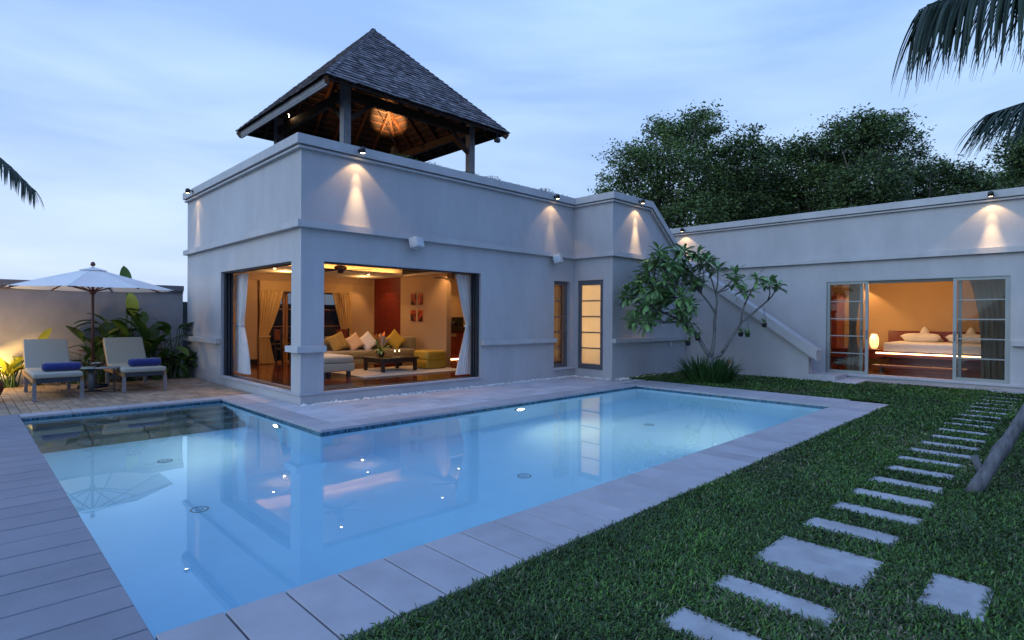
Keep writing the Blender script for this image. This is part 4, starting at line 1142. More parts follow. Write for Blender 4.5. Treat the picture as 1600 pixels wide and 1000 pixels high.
# pictures on the partition
for i, (y, z) in enumerate(((3.95, 1.99), (3.60, 1.99), (3.95, 1.53), (3.60, 1.53))):
    lab = ('upper left', 'upper right', 'lower left', 'lower right')[i]
    t = thing('picture', (4.99, y, z), 'small unframed red picture on the partition wall, %s of the four' % lab, 'picture', 'four red pictures on the partition wall')
    MB().box(4.975, 4.999, y - .105, y + .105, z - .155, z + .155).build('canvas', 'picture_print', t)
    # dark printed shapes
    s_ = MB(); xx = 4.974
    shp = [[(-.10, -.15), (.08, -.15), (.02, -.02), (-.06, -.06)], [(-.07, -.15), (-.02, -.15), (-.03, .10), (-.06, .08)], [(.10, .10), (.10, -.15), (-.08, -.15), (-.03, -.05)], [(-.09, 0.02), (-.09, -.15), (.09, -.15), (.0, -.08)]][i]
    s_.prism([(y + a, z + b) for a, b in shp], 'x', xx - .001, xx); s_.build('printed_shape', 'dark_wood', t)
# dining set in the dark left part
dt = thing('dining_table', (2.6, 5.2, FZ), 'dark wooden dining table behind the sofa', 'table')
MB().slab(2.15, 3.6, 4.85, 5.65, FZ + .70, FZ + .74, .006).build('table_top', 'dark_wood', dt)
for x, y in ((2.22, 4.92), (3.53, 4.92), (2.22, 5.58), (3.53, 5.58)): MB().box(x - .035, x + .035, y - .035, y + .035, FZ, FZ + .70).build('leg', 'dark_wood', dt)
def dchair(x, y, rz, label):
    t = thing('dining_chair', (x, y, FZ), label, 'chair', 'dark dining chairs')
    rot = Matrix.Rotation(rz, 3, 'Z')
    def P(a, b, c): v = rot @ Vector((a, b, c)); return (x + v.x, y + v.y, FZ + v.z)
    m_ = MB(); m_.beam(P(0, -.21, .45), P(0, .21, .45), .42, .05); m_.build('seat', 'dark_wood', t)
    for a, b in ((-.19, -.19), (.19, -.19)): MB().beam(P(a, b, 0), P(a, b, .43), .04, .04, (1, 0, 0)).build('leg', 'dark_wood', t)
    for a in (-.19, .19): MB().beam(P(a, .19, 0), P(a, .24, .98), .04, .04, (1, 0, 0)).build('leg', 'dark_wood', t)
    MB().beam(P(-.17, .235, .82), P(.17, .235, .82), .03, .28).build('backrest', 'red_wood', t)
dchair(1.95, 5.2, PI / 2, 'dark dining chair at the left end of the table, beside the golden curtain')
dchair(2.35, 4.62, PI, 'dark dining chair with its back to the sofa, nearest the column')
dchair(3.05, 4.62, PI, 'dark dining chair with its back to the sofa, right beside the rear curtain')
bx_ = MB().rbox(3.28, 3.55, 5.0, 5.08, FZ + .742, FZ + .95, .01, 2).build('photo_box', 'dark_wood'); tag(bx_, 'small dark framed box standing on the table behind the white cushion', 'frame')
# kitchen counter behind the partition
kc = thing('kitchen_counter', (6.9, 4.6, FZ), 'red kitchen counter with a black top seen past the right end of the partition', 'counter')
MB().box(5.9, 8.1, 4.35, 4.89, FZ, FZ + .86).build('cabinet', 'red_wood', kc)
MB().slab(5.85, 8.15, 4.28, 4.895, FZ + .862, FZ + 1.02, .006).build('worktop', 'dark_wood', kc)
MB().box(6.4, 6.85, 4.335, 4.349, FZ + .70, FZ + .80).build('drawer', 'interior_tan', kc)
MB().box(5.9, 8.1, 4.33, 4.347, FZ + .002, FZ + .016).build('plinth_light', 'led_strip', kc)
cm = thing('coffee_maker', (7.0, 4.6, FZ + 1.02), 'black coffee maker on the kitchen counter', 'appliance')
MB().rbox(6.98, 7.24, 4.45, 4.75, FZ + 1.02, FZ + 1.30, .02, 2).build('body', 'black_plastic', cm)
MB().lathe([(.07, 0), (.09, .03), (.09, .12), (.06, .16)], (6.85, 4.55, FZ + 1.02), 14).build('jug', 'dark_metal', cm, True)
bw_ = thing('fruit_bowl', (6.55, 4.5, FZ + 1.02), 'small bowl of fruit on the kitchen counter', 'bowl')
MB().lathe([(.05, 0), (.12, .05), (.14, .09)], (6.5, 4.5, FZ + 1.02), 16).build('bowl', 'silver_metal', bw_, True)
for i in range(5): MB().lathe([(.001, -.035), (.03, -.02), (.037, 0), (.03, .02), (.001, .035)], (6.46 + .035 * i, 4.48 + .03 * (i % 2), FZ + 1.02 + .11), 10).build('fruit', 'flower_orange', bw_, True)

# ------------------------------------------------------------------ bedroom furniture (floor at z = .15)
bdr = thing('platform_bed', (15.0, -6.4, .15), 'low red-brown platform bed with a glowing light strip under its edge', 'bed')
MB().box(13.95, 15.8, -7.75, -5.2, .47, .60).build('platform', 'red_wood', bdr)
MB().box(14.35, 15.8, -7.55, -5.45, .152, .469).build('plinth', 'red_wood', bdr)
MB().box(13.96, 13.99, -7.7, -5.25, .575, .598).build('light_strip', 'led_strip', bdr) if False else MB().box(13.935, 13.948, -7.72, -5.23, .565, .592).build('light_strip', 'led_strip', bdr)
MB().rbox(13.98, 15.85, -7.65, -5.38, .602, .87, .06, 4).build('mattress', 'white_linen', bdr, True)
MB().rbox(15.93, 15.995, -8.1, -5.10, .50, 1.16, .01, 1).build('headboard', 'headboard_wood', bdr)
for i, y in enumerate((-6.02, -7.05)):
    o = MB().pillow((15.45, y, .96), .95, .55, .26, Matrix.Rotation(R(90), 3, 'Z') @ Matrix.Rotation(R(14), 3, 'X')).build('pillow', 'white_linen', None, True)
    tag(o, ('white pillow on the bed, the left one nearer the lamp', 'white pillow on the bed, the right one beside the sliding door')[i], 'pillow', 'pillows on the bed')
    t = MB(); yy = y - .05
    t.lathe([(.11, 0), (.12, .05), (.09, .12), (.05, .20), (.001, .25)], (15.5, yy, 1.06), 14)
    o = t.build('folded_towel', 'white_linen', None, True); tag(o, ('folded white towel figure on top of the left pillow', 'folded white towel figure on top of the right pillow')[i], 'towel', 'towel figures on the pillows')
sh = thing('bedside_shelf', (15.2, -4.4, .15), 'long low red-brown shelf running from the wall to the bed', 'shelf')
MB().box(14.9, 15.85, -5.19, -3.3, .36, .60).build('body', 'red_wood', sh)
MB().slab(14.85, 15.9, -5.19, -3.3, .602, .635, .004).build('shelf_top', 'red_wood', sh)
st = MB().slab(13.35, 14.0, -7.9, -5.0, .28, .34, .005)
bn = thing('bed_end_bench', (13.3, -6.3, .15), 'long low wooden bench at the foot of the bed', 'bench')
MB().slab(12.95, 13.35, -7.3, -5.35, .26, .31, .005).build('seat', 'red_wood', bn)
for y in (-7.1, -5.55): MB().box(13.0, 13.3, y - .03, y + .03, .151, .26).build('leg', 'dark_wood', bn)
lp = thing('table_lamp', (15.1, -4.92, .64), 'glowing oval paper lamp on the shelf left of the bed', 'lamp')
MB().lathe([(.06, 0), (.10, .06), (.125, .18), (.12, .30), (.08, .40), (.06, .42)], (15.1, -4.92, .645), 20).build('lamp_shade', 'lamp_glow_soft', lp, True)
for k in range(8):
    a = k * PI / 4; MB().tube([(15.1 + math.cos(a) * r_, -4.92 + math.sin(a) * r_, .645 + z_) for r_, z_ in ((.062, 0), (.104, .06), (.129, .18), (.124, .30), (.084, .40))], .005, 5).build('rib', 'dark_wood', lp)
light('lamp_light', 'POINT', (14.9, -4.92, 1.15), 14, (1, .66, .28), lp, .12)
bt_ = thing('glass_bottle', (15.15, -4.72, .64), 'small glass bottle beside the bedroom lamp', 'bottle')
MB().lathe([(.025, 0), (.03, .08), (.01, .13), (.01, .16)], (15.15, -4.66, .636), 12).build('body', 'clear_glass', bt_, True)

# ------------------------------------------------------------------ underwater lights
def uw(x, y, nx, ny, label, dirs):
    t = thing('underwater_light', (x, y, -.45), label, 'lamp', 'underwater lights of the pool')
    rm = Vector((nx, ny, 0)).to_track_quat('Z', 'Y').to_matrix()
    MB().lathe([(.001, .022), (.085, .022), (.09, .018)], (x, y, -.45), 24, rm).build('lens', 'pool_lamp', t)
    MB().lathe([(.086, .020), (.091, .027), (.125, .02), (.13, 0)], (x, y, -.45), 24, rm, False).build('bezel', 'silver_metal', t)
    light('beam', 'SPOT', (x + nx * .06, y + ny * .06, -.45), 75, (1, .90, .55), t, .06, dirs, 130, .7)
uw(PX1, -.82, -1, 0, 'round underwater light in the short pool wall in front of the corner window', (-1, .1, -.16))
uw(3.0, PY1, 0, -1, 'round underwater light in the long pool wall below the front terrace', (.1, -1, -.16))
uw(4.3, PY0, 0, 1, 'round underwater light in the near long wall of the pool, facing the house', (0, 1, -.16))

# ------------------------------------------------------------------ parasol
pr_ = thing('parasol', (-2.12, 5.2, 0), 'large white canvas parasol on a dark wooden pole between the sun loungers', 'parasol')
px_, py_ = -2.12, 5.2
MB().tube([(px_, py_, .06), (px_, py_, 2.50)], .026, 12).build('pole', 'umbrella_pole_wood', pr_, True)
MB().lathe([(.26, 0), (.26, .05), (.06, .07), (.045, .30), (.001, .30)], (px_, py_, 0), 24).build('base', 'dark_metal', pr_, True)
MB().lathe([(.001, -.05), (.04, -.03), (.045, 0), (.03, .04), (.001, .055)], (px_, py_, 2.555), 14).build('finial', 'umbrella_pole_wood', pr_, True)
MB().lathe([(.028, -.05), (.055, -.05), (.055, .05), (.028, .05)], (px_, py_, 1.98), 14).build('hub', 'umbrella_pole_wood', pr_)
RR, ZR, ZT = 1.47, 2.04, 2.47
def canopy(r0, r1, zf, m, name):
    mb = MB(); vs = []; fs = []; nr, na = 10, 64
    for i in range(nr + 1):
        r_ = r0 + (r1 - r0) * i / nr
        for j in range(na):
            a = 2 * PI * j / na + PI / 8; sec = (a - PI / 8) % (PI / 4) - PI / 8
            rr = r_ * math.cos(PI / 8) / math.cos(sec) if True else r_
            sag = .035 * (r_ / RR) * math.cos(sec * 4) * math.sin(PI * min(1, r_ / RR) * .9)
            vs.append((px_ + rr * math.cos(a), py_ + rr * math.sin(a), zf(r_) - sag))
    for i in range(nr):
        for j in range(na): fs.append((i * na + j, i * na + (j + 1) % na, (i + 1) * na + (j + 1) % na, (i + 1) * na + j))
    mb.add(vs, fs); return mb.build(name, m, pr_, False)
zc_ = lambda r_: ZT - (ZT - ZR) * (r_ / RR) ** 1.05
canopy(.02, RR, zc_, 'umbrella_canvas', 'canopy')
canopy(.02, .26, lambda r_: zc_(r_) + .030 - .02 * r_, 'umbrella_canvas', 'vent')
for k in range(8):
    a = k * PI / 4 + PI / 8; ca, sa = math.cos(a), math.sin(a)
    MB().beam((px_ + .05 * ca, py_ + .05 * sa, ZT - .03), (px_ + (RR - .03) * ca, py_ + (RR - .03) * sa, ZR - .012), .018, .024).build('rib', 'umbrella_pole_wood', pr_)
    MB().beam((px_ + .05 * ca, py_ + .05 * sa, 1.99), (px_ + .78 * ca, py_ + .78 * sa, zc_(.78) - .03), .016, .022).build('strut', 'umbrella_pole_wood', pr_)

# ------------------------------------------------------------------ sun loungers
def lounger(x0, x1, yf, label, group):
    yr, yh = yf + 2.06, yf + 1.62
    t = thing('sun_lounger', ((x0 + x1) / 2, (yf + yr) / 2, 0), label, 'sun lounger', group)
    for xx in (x0 + .03, x1 - .03):
        MB().beam((xx, yf + .03, .345), (xx, yr, .345), .045, .075).build('side_rail', 'teak', t)
        for yy in (yf + .03, yr - .35):
            MB().box(xx - .028, xx + .028, yy - .028, yy + .028, 0, .307).build('leg', 'grey_teak', t)
    MB().beam((x0 + .055, yf + .03, .345), (x1 - .055, yf + .03, .345), .04, .075).build('end_rail', 'dark_metal', t)
    MB().beam((x0 + .055, yr - .02, .345), (x1 - .055, yr - .02, .345), .04, .075).build('end_rail', 'dark_metal', t)
    for i in range(12):
        yy = yf + .12 + i * .125; MB().box(x0 + .055, x1 - .055, yy, yy + .07, .355, .375).build('slat', 'teak', t)
    MB().rbox(x0 + .01, x1 - .01, yf - .01, yh, .385, .475, .028, 3).build('seat_cushion', 'canvas_cream', t, True)
    ang = R(47); ln = .76; rot = Matrix.Rotation(ang, 3, 'X')
    c_ = Vector(((x0 + x1) / 2, yh + .02, .41)) + rot @ Vector((0, ln / 2, .035))
    w = x1 - x0 - .02
    MB().rbox(c_.x - w / 2, c_.x + w / 2, c_.y - ln / 2, c_.y + ln / 2, c_.z - .042, c_.z + .042, .028, 3, rot).build('back_cushion', 'canvas_cream', t, True)
    c2 = Vector(((x0 + x1) / 2, yh + .02, .41)) + rot @ Vector((0, ln / 2, -.028))
    MB().rbox(c2.x - w / 2, c2.x + w / 2, c2.y - ln / 2, c2.y + ln / 2, c2.z - .015, c2.z + .015, .003, 1, rot).build('back_frame', 'teak', t)
    MB().beam(((x0 + x1) / 2 - w / 2 + .1, yh + .45, .36), ((x0 + x1) / 2 - w / 2 + .1, yh + .38, .68), .03, .03, (1, 0, 0)).build('back_prop', 'dark_metal', t)
lounger(-3.21, -2.49, 3.43, 'wooden sun lounger with grey-cream cushion on the left, lit warm from the garden wall', 'sun loungers under the parasol')
lounger(-1.87, -1.12, 3.66, 'wooden sun lounger with grey-cream cushion on the right, nearer the house', 'sun loungers under the parasol')
def towel(x0, x1, y, label):
    mb = MB(); n = 22; prof = []
    r_ = .085
    vs = []; fs = []; m_ = 24
    for i in range(n + 1):
        x = x0 + (x1 - x0) * i / n; e = min(i, n - i); rr = r_ * (1 if e > 1 else (.93 if e == 1 else .82))
        for j in range(m_):
            a = 2 * PI * j / m_; q = rr + .003 * math.sin(i * 1.3 + j * .9) + (.006 if j == 5 else 0)
            vs.append((x, y + q * math.cos(a), .475 + r_ * .93 + q * math.sin(a) * .93))
    for i in range(n):
        for j in range(m_): fs.append((i * m_ + j, i * m_ + (j + 1) % m_, (i + 1) * m_ + (j + 1) % m_, (i + 1) * m_ + j))
    fs += [tuple(range(m_))[::-1], tuple(range(n * m_, n * m_ + m_))]
    mb.add(vs, fs)
    for sx, x in ((-1, x0), (1, x1)):                # rolled spiral ends
        pts = [(x + sx * .004, y + (.012 + .0075 * k_ * .5) * math.cos(k_ * .6), .475 + r_ * .93 + (.012 + .0075 * k_ * .5) * math.sin(k_ * .6)) for k_ in range(14)]
        mb.tube(pts, .006, 5)
    o = mb.build('rolled_towel', 'blue_towel', None, True); tag(o, label, 'towel', 'rolled blue towels on the loungers')
towel(-3.04, -2.44 - .06, 3.82, 'royal blue towel rolled up on the seat of the left sun lounger')
towel(-1.70, -1.12 - .04, 4.02, 'royal blue towel rolled up on the seat of the right sun lounger')
# side tables
t1 = thing('side_table', (-2.22, 4.35, 0), 'round grey metal side table with a ring base, in front of the parasol pole', 'table', 'round tables between the loungers')
MB().lathe([(.001, -.012), (.25, -.012), (.255, 0), (.25, .012), (.001, .012)], (-2.22, 4.45, .46), 28).build('table_top', 'silver_metal', t1, True)
MB().lathe([(.055, 0), (.055, .445)], (-2.25, 4.45, .003), 18).build('pedestal', 'silver_metal', t1, True)
MB().lathe([(.001, 0), (.17, 0), (.17, .012), (.001, .014)], (-2.25, 4.45, .001), 24).build('foot', 'dark_metal', t1)
t2 = thing('side_table', (-2.02, 4.1, 0), 'smaller round table with thin wire legs beside the right sun lounger', 'table', 'round tables between the loungers')
MB().lathe([(.001, -.01), (.20, -.01), (.205, 0), (.20, .01), (.001, .01)], (-2.02, 4.12, .47), 28).build('table_top', 'grey_teak', t2, True)
rg_ = MB(); rg_.tube([(-2.02 + .19 * math.cos(2 * PI * k / 24), 4.12 + .19 * math.sin(2 * PI * k / 24), .03) for k in range(25)], .008, 6); rg_.build('base_ring', 'dark_metal', t2)
for k in range(3):
    a = .9 + k * 2 * PI / 3; MB().tube([(-2.02 + .19 * math.cos(a), 4.12 + .19 * math.sin(a), .005), (-2.02 + .18 * math.cos(a), 4.12 + .18 * math.sin(a), .46)], .009, 6).build('leg', 'dark_metal', t2)
ty = thing('flower_tray', (-2.15, 4.45, .472), 'small tray with white and pink blossoms on the ring-base table', 'tray')
MB().lathe([(.001, 0), (.11, 0), (.12, .02)], (-2.14, 4.42, .545 - .02), 20).build('tray', 'dark_wood', ty, True)
MB().lathe([(.05, 0), (.03, .02), (.03, .05)], (-2.14, 4.42, .472), 12).build('foot', 'dark_wood', ty)
for i in range(9):
    a = random.uniform(0, 2 * PI); r_ = random.uniform(0, .09); MB().lathe([(.001, 0), (.02, .012), (.028, .03), (.001, .022)], (-2.14 + r_ * math.cos(a), 4.42 + r_ * math.sin(a), .53), 8).build('blossom', 'flower_white' if i % 3 else 'flower_red', ty)
pt = thing('terracotta_jar', (-3.62, 3.9, 0), 'dark red glazed jar cut off by the left edge of the photo', 'jar')
MB().lathe([(.10, 0), (.19, .06), (.25, .20), (.24, .32), (.17, .42), (.14, .45), (.16, .47), (.13, .47)], (-3.80, 3.9, 0), 28).build('body', 'terracotta', pt, True)
# garden uplight at the left end of the wall
gl = thing('garden_spotlight', (-3.62, 6.3, 0), 'ground spotlight in the planting washing the garden wall with warm light', 'lamp')
MB().lathe([(.05, 0), (.06, .10), (.04, .12)], (-3.62, 6.30, 0), 14).build('housing', 'black_plastic', gl)
light('beam', 'SPOT', (-3.62, 6.25, .22), 120, (1, .62, .18), gl, .03, (.05, .80, .75), 130, .9)
light('spill', 'POINT', (-3.80, 5.9, .7), 60, (1, .62, .18), gl, .05)

# ------------------------------------------------------------------ big-leaved plants along the garden wall
def big_plant(name, c, n, hmin, hmax, ll, lw, m, label, lean=.5, group=None, azr=(0, 2 * PI), seed=0, extra=None):
    rr = random.Random(seed)
    t = thing(name, c, label, 'plant', group)
    for i in range(n):
        az = rr.uniform(*azr); h = rr.uniform(hmin, hmax); le = rr.uniform(.1, lean)
        b = Vector(c) + Vector((rr.uniform(-.12, .12), rr.uniform(-.08, .08), -.02))
        top = b + Vector((math.cos(az) * h * le, math.sin(az) * h * le * .7, h))
        top.y = min(top.y, 6.80)
        mid = b.lerp(top, .5) + Vector((0, 0, h * .08))
        mb = MB(); mb.tube([b, mid, top], [.016, .012, .008], 6); mb.build('stem', m if m != 'leaf_yellow' else 'leaf_heliconia', t)
        el = rr.uniform(.0, 1.15); d = Vector((math.cos(az) * math.cos(el), math.sin(az) * math.cos(el) * .6, math.sin(el)))
        if top.y > 6.6: d.y = -abs(d.y)
        L1 = ll * rr.uniform(.7, 1.15)
        lf = MB(); lf.leaf(top, d, L1, lw * 1.25 * rr.uniform(.8, 1.15), rr.uniform(.5, 1.5), seg=8, fold=.22)
        lf.build('leaf', m, t, True)
    return t
PG = 'big-leaved plants along the garden wall'
big_plant('heliconia', (-1.30, 6.35, 0), 17, .8, 1.5, .62, .24, 'leaf_heliconia', 'tall dark heliconia clump right of the parasol pole', .45, PG, seed=3)
big_plant('heliconia', (-.85, 6.45, 0), 15, .5, 1.25, .58, .20, 'leaf_heliconia', 'heliconia clump directly behind the right sun lounger', .5, PG, seed=4)
big_plant('heliconia', (-.38, 6.3, 0), 15, .45, 1.25, .55, .22, 'leaf_heliconia', 'broad-leaved clump in the corner against the house wall', .4, PG, seed=5)
big_plant('heliconia', (-1.75, 6.5, 0), 12, .35, .95, .55, .20, 'leaf_heliconia', 'low dark clump just behind the parasol pole', .6, PG, seed=6)
big_plant('heliconia', (-.2, 5.95, 0), 16, .2, .6, .45, .15, 'leaf_heliconia', 'small dark plant filling the corner at the foot of the house', .7, PG, seed=16)
big_plant('heliconia', (-.75, 5.95, 0), 18, .2, .55, .42, .14, 'leaf_heliconia', 'small dark plant in front of the clump behind the right lounger', .8, PG, seed=17)
big_plant('heliconia', (-1.35, 6.0, 0), 18, .15, .5, .42, .14, 'leaf_heliconia', 'small dark plant between the parasol pole and the right lounger', .8, PG, seed=18)
# the tall pale leaf that rises above the wall
tl_ = thing('banana_plant', (-1.28, 6.6, 0), 'slender banana plant whose pale leaf stands up above the wall beside the parasol', 'plant', PG)
MB().tube([(-1.3, 6.62, 0), (-1.28, 6.6, 1.2), (-1.27, 6.6, 2.1)], [.03, .022, .012], 8).build('stem', 'leaf_heliconia', tl_, True)
MB().leaf((-1.27, 6.6, 2.12), (-.12, -.05, 1), .55, .24, .25, up=(0, -1, 0), seg=9, fold=.2).build('leaf', 'leaf_heliconia', tl_, True)
MB().leaf((-1.22, 6.55, 2.02), (.12, -.25, -1), .55, .26, .05, up=(0, -1, 0), seg=9, fold=.15).build('leaf', 'leaf_yellow', tl_, True)
MB().leaf((-1.2, 6.5, 1.15), (-.5, -.3, .25), .6, .22, 1.0, seg=9, fold=.2).build('leaf', 'leaf_yellow', tl_, True)
MB().leaf((-.95, 6.6, 1.6), (.1, -.2, -1), .32, .2, .05, up=(0, -1, 0), seg=7, fold=.2).build('leaf', 'leaf_heliconia', tl_, True)
# red heliconia bracts and red flowers
hf = thing('heliconia_flower_stem', (-.78, 6.35, 0), 'thin stem with dark red zigzag bracts standing against the grey wall', 'flower')
MB().tube([(-.80, 6.4, 0), (-.74, 6.38, .8), (-.68, 6.36, 1.35)], .010, 6).build('stem', 'leaf_heliconia', hf)
for k in range(5): MB().leaf((-.73 + k * .012, 6.37, 1.02 + k * .09), (1 if k % 2 else -1, -.2, .55), .16, .035, .3, seg=4, fold=.6).build('bract', 'flower_red', hf)
def redflower(x, y, z, s, lab):
    t = thing('red_flower', (x, y, 0), lab, 'flower', 'red flowers near the parasol pole')
    MB().tube([(x, y, 0), (x + .02, y, z)], .006, 5).build('stem', 'leaf_heliconia', t)
    for k in range(8):
        a = k * PI / 4; MB().leaf((x + .02, y, z), (math.cos(a), math.sin(a), .7), .09 * s, .045 * s, .8, seg=3).build('petal', 'flower_red', t)
redflower(-2.25, 6.0, .72, 1, 'red blossom just left of the parasol pole'); redflower(-1.92, 5.9, .92, .8, 'red blossom just right of the parasol pole')
big_plant('leafy_shrub', (-2.25, 6.1, 0), 12, .2, .6, .28, .12, 'leaf_heliconia', 'low leafy shrub with a red flower left of the parasol pole', .8, PG, seed=21)
big_plant('leafy_shrub', (-1.9, 6.0, 0), 10, .2, .55, .28, .12, 'leaf_heliconia', 'low leafy shrub behind the two round tables', .8, PG, seed=22)
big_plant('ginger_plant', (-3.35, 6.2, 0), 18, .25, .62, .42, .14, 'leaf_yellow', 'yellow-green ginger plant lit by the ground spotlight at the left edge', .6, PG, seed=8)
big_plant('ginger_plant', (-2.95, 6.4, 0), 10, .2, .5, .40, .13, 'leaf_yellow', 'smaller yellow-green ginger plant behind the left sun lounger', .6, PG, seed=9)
gp = thing('ginger_shoot', (-2.9, 6.4, 0), 'single tall shoot whose leaf throws a shadow on the wall above the left lounger', 'plant', PG)
MB().tube([(-2.92, 6.4, 0), (-2.9, 6.4, .88)], .010, 6).build('stem', 'leaf_heliconia', gp)
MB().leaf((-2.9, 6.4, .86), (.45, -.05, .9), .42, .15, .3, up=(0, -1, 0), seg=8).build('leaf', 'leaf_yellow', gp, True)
gp = thing('ginger_shoot', (-2.55, 6.45, 0), 'arching dark-leaved shoot between the left lounger and the red flowers', 'plant', PG)
MB().tube([(-2.5, 6.45, 0), (-2.48, 6.45, .7)], .012, 6).build('stem', 'leaf_heliconia', gp)
for d, l_, m_ in (((.6, -.1, .6), .45, 'leaf_heliconia'), ((-.3, 0, .5), .30, 'leaf_heliconia'), ((.9, -.1, .1), .45, 'leaf_heliconia')): MB().leaf((-2.48, 6.45, .68), d, l_, .13, .9, seg=8).build('leaf', m_, gp, True)
MB().box(-9, -.01, 5.75 + .2, 6.89, -.02, .012) if False else None

# ------------------------------------------------------------------ frangipani tree
ft = thing('frangipani_tree', (8.5, -3.0, 0), 'frangipani tree with crooked pale branches and rosettes of leaves in front of the stair wall', 'tree')
TIPS = [(7.31, -2.52, 2.91), (7.8, -1.79, 2.62), (7.44, -1.62, 1.99), (7.08, -2.08, 1.65), (7.99, -2.57, 3.07), (8.24, -2.89, 2.99), (8.81, -3.12, 2.69), (8.51, -2.59, 2.51),
        (7.32, -2.6, 2.33), (7.51, -2.89, 2.01), (7.9, -2.6, 1.50), (7.82, -1.96, 1.84), (8.71, -4.11, 2.41), (9.57, -4.21, 2.25), (9.2, -3.39, 2.54), (8.78, -3.8, 2.13),
        (8.7, -2.77, 2.85), (6.95, -2.34, 1.38), (7.3, -2.69, 2.68), (7.64, -2.16, 2.21), (8.5, -2.72, 2.3), (8.01, -2.78, 1.79), (7.55, -1.95, 2.4), (7.6, -2.2, 2.75), (7.25, -2.0, 2.2),
        (7.45, -2.3, 1.7), (7.75, -2.3, 1.95), (7.1, -2.2, 1.95), (8.0, -2.2, 2.3), (8.3, -2.5, 2.75), (9.35, -4.1, 2.35), (8.95, -3.5, 2.35), (7.85, -2.5, 2.6)]
_r = random.Random(5)
TIPS += [(q[0] + _r.uniform(-.28, .28), min(q[1] + _r.uniform(-.25, .25), -1.62), q[2] + _r.uniform(-.22, .20)) for q in TIPS if q[1] > -3.0 and q[2] > 1.35]
nodes = {'r': (8.5, -3.08, 0), 'a': (8.52, -3.09, .55), 'b': (8.6, -3.15, 1.24), 'c': (8.62, -3.16, 1.62), 'd': (8.28, -2.88, 1.1), 'e': (8.03, -2.61, 1.42), 'f': (7.6, -2.4, 1.62),
         'g': (8.68, -3.28, .66), 'h': (9.0, -3.60, 1.4), 'i': (9.3, -3.84, 1.70), 'j': (9.1, -3.65, 1.85), 'k': (9.48, -4.03, 1.93), 'l': (8.4, -2.9, 2.1), 'm': (7.95, -2.45, 2.0), 'n': (8.75, -3.1, 2.1), 'o': (7.5, -2.15, 2.1)}
seg_ = [('r', 'a', .085, .07), ('a', 'b', .05, .038), ('b', 'c', .036, .032), ('a', 'd', .055, .045), ('d', 'e', .045, .036), ('e', 'f', .034, .026), ('a', 'g', .045, .042), ('g', 'h', .04, .030),
        ('h', 'i', .030, .024), ('i', 'k', .024, .020), ('h', 'j', .026, .022), ('c', 'l', .028, .022), ('e', 'm', .030, .022), ('c', 'n', .028, .022), ('m', 'o', .022, .018), ('d', 'm', .03, .024)]
MB().tube([(8.5, -3.08, -.03), (8.49, -3.08, .25), (8.52, -3.09, .58)], [.10, .085, .07], 12).build('trunk', 'bark_pale', ft, True)
for a, b, r0, r1 in seg_[1:]:
    A0, B0 = Vector(nodes[a]), Vector(nodes[b]); mid = A0.lerp(B0, .5) + Vector((random.uniform(-.04, .04), random.uniform(-.04, .04), random.uniform(-.02, .06)))
    MB().tube([A0, A0.lerp(mid, .5), mid, mid.lerp(B0, .55), B0], [r0, r0 * .95, (r0 + r1) / 2, r1, r1], 8).build('branch', 'bark_pale', ft, True)
lfm = []
for k in range(6):
    mb = MB(); L1 = .27 + .05 * k / 5
    mb.leaf((0, 0, 0), (1, 0, .15), L1, .085, .55 + .12 * k, seg=6, fold=.22, prof=lambda t: (math.sin(PI * (t ** 1.35) * .97 + .06)) ** .8)
    lfm.append(mb.mesh('leaf', 'leaf_frangipani', True))
def orient(d, roll_):
    d = d.normalized(); return (d.to_track_quat('X', 'Z').to_matrix() @ Matrix.Rotation(roll_, 3, 'X')).to_euler()
ends = ['b', 'c', 'f', 'l', 'm', 'n', 'o', 'k', 'j', 'i', 'e', 'h']
nleaf = 0; restl = MB()
for tp in TIPS:
    tp = Vector(tp)
    cand = [Vector(nodes[e]) for e in ends if nodes[e][2] < tp.z + .1]
    bse = min(cand, key=lambda q: (q - tp).length) if cand else Vector(nodes['d'])
    mid = bse.lerp(tp, .5) + Vector((random.uniform(-.05, .05), random.uniform(-.05, .05), -.03 + random.uniform(-.05, .03)))
    MB().tube([bse, mid, tp], [.020, .016, .014], 6).build('branch', 'bark_pale', ft, True)
    ax_ = (tp - mid).normalized(); ax_ = (ax_ + Vector((0, 0, .8))).normalized()
    e1 = ax_.cross(Vector((1, .2, 0))).normalized(); e2 = ax_.cross(e1)
    nL = 24
    for k in range(nL):
        a = k * 2.4 + random.uniform(-.2, .2); el = random.uniform(-.25, .75) if k > 3 else random.uniform(.8, 1.2)
        d = (e1 * math.cos(a) + e2 * math.sin(a)) * math.cos(el) + ax_ * math.sin(el)
        st_ = tp + ax_ * random.uniform(-.10, .03) + d * .02
        eu = orient(d, random.uniform(-.4, .4)); me_ = random.choice(lfm); s_ = random.uniform(.8, 1.2)
        if nleaf < 300:
            o = put('leaf', me_, ft, loc=st_, rot=eu); o.scale = (s_, s_, s_)
        else:
            mt = eu.to_matrix()
            restl.add([mt @ (v.co * s_) + st_ for v in me_.vertices], [tuple(p.vertices) for p in me_.polygons])
        nleaf += 1
    if random.random() < .35:
        for q in range(3):
            c_ = tp + Vector((random.uniform(-.08, .08), random.uniform(-.08, .08), .10 + random.uniform(0, .08)))
            fl = MB()
            for k in range(5):
                a = k * 2 * PI / 5; fl.leaf(c_, (math.cos(a), math.sin(a), .5), .045, .028, .4, seg=2, fold=.1)
            fl.build('blossom', 'flower_white', ft)
restl.build('inner_leaves', 'leaf_frangipani', ft, True, kind='stuff')
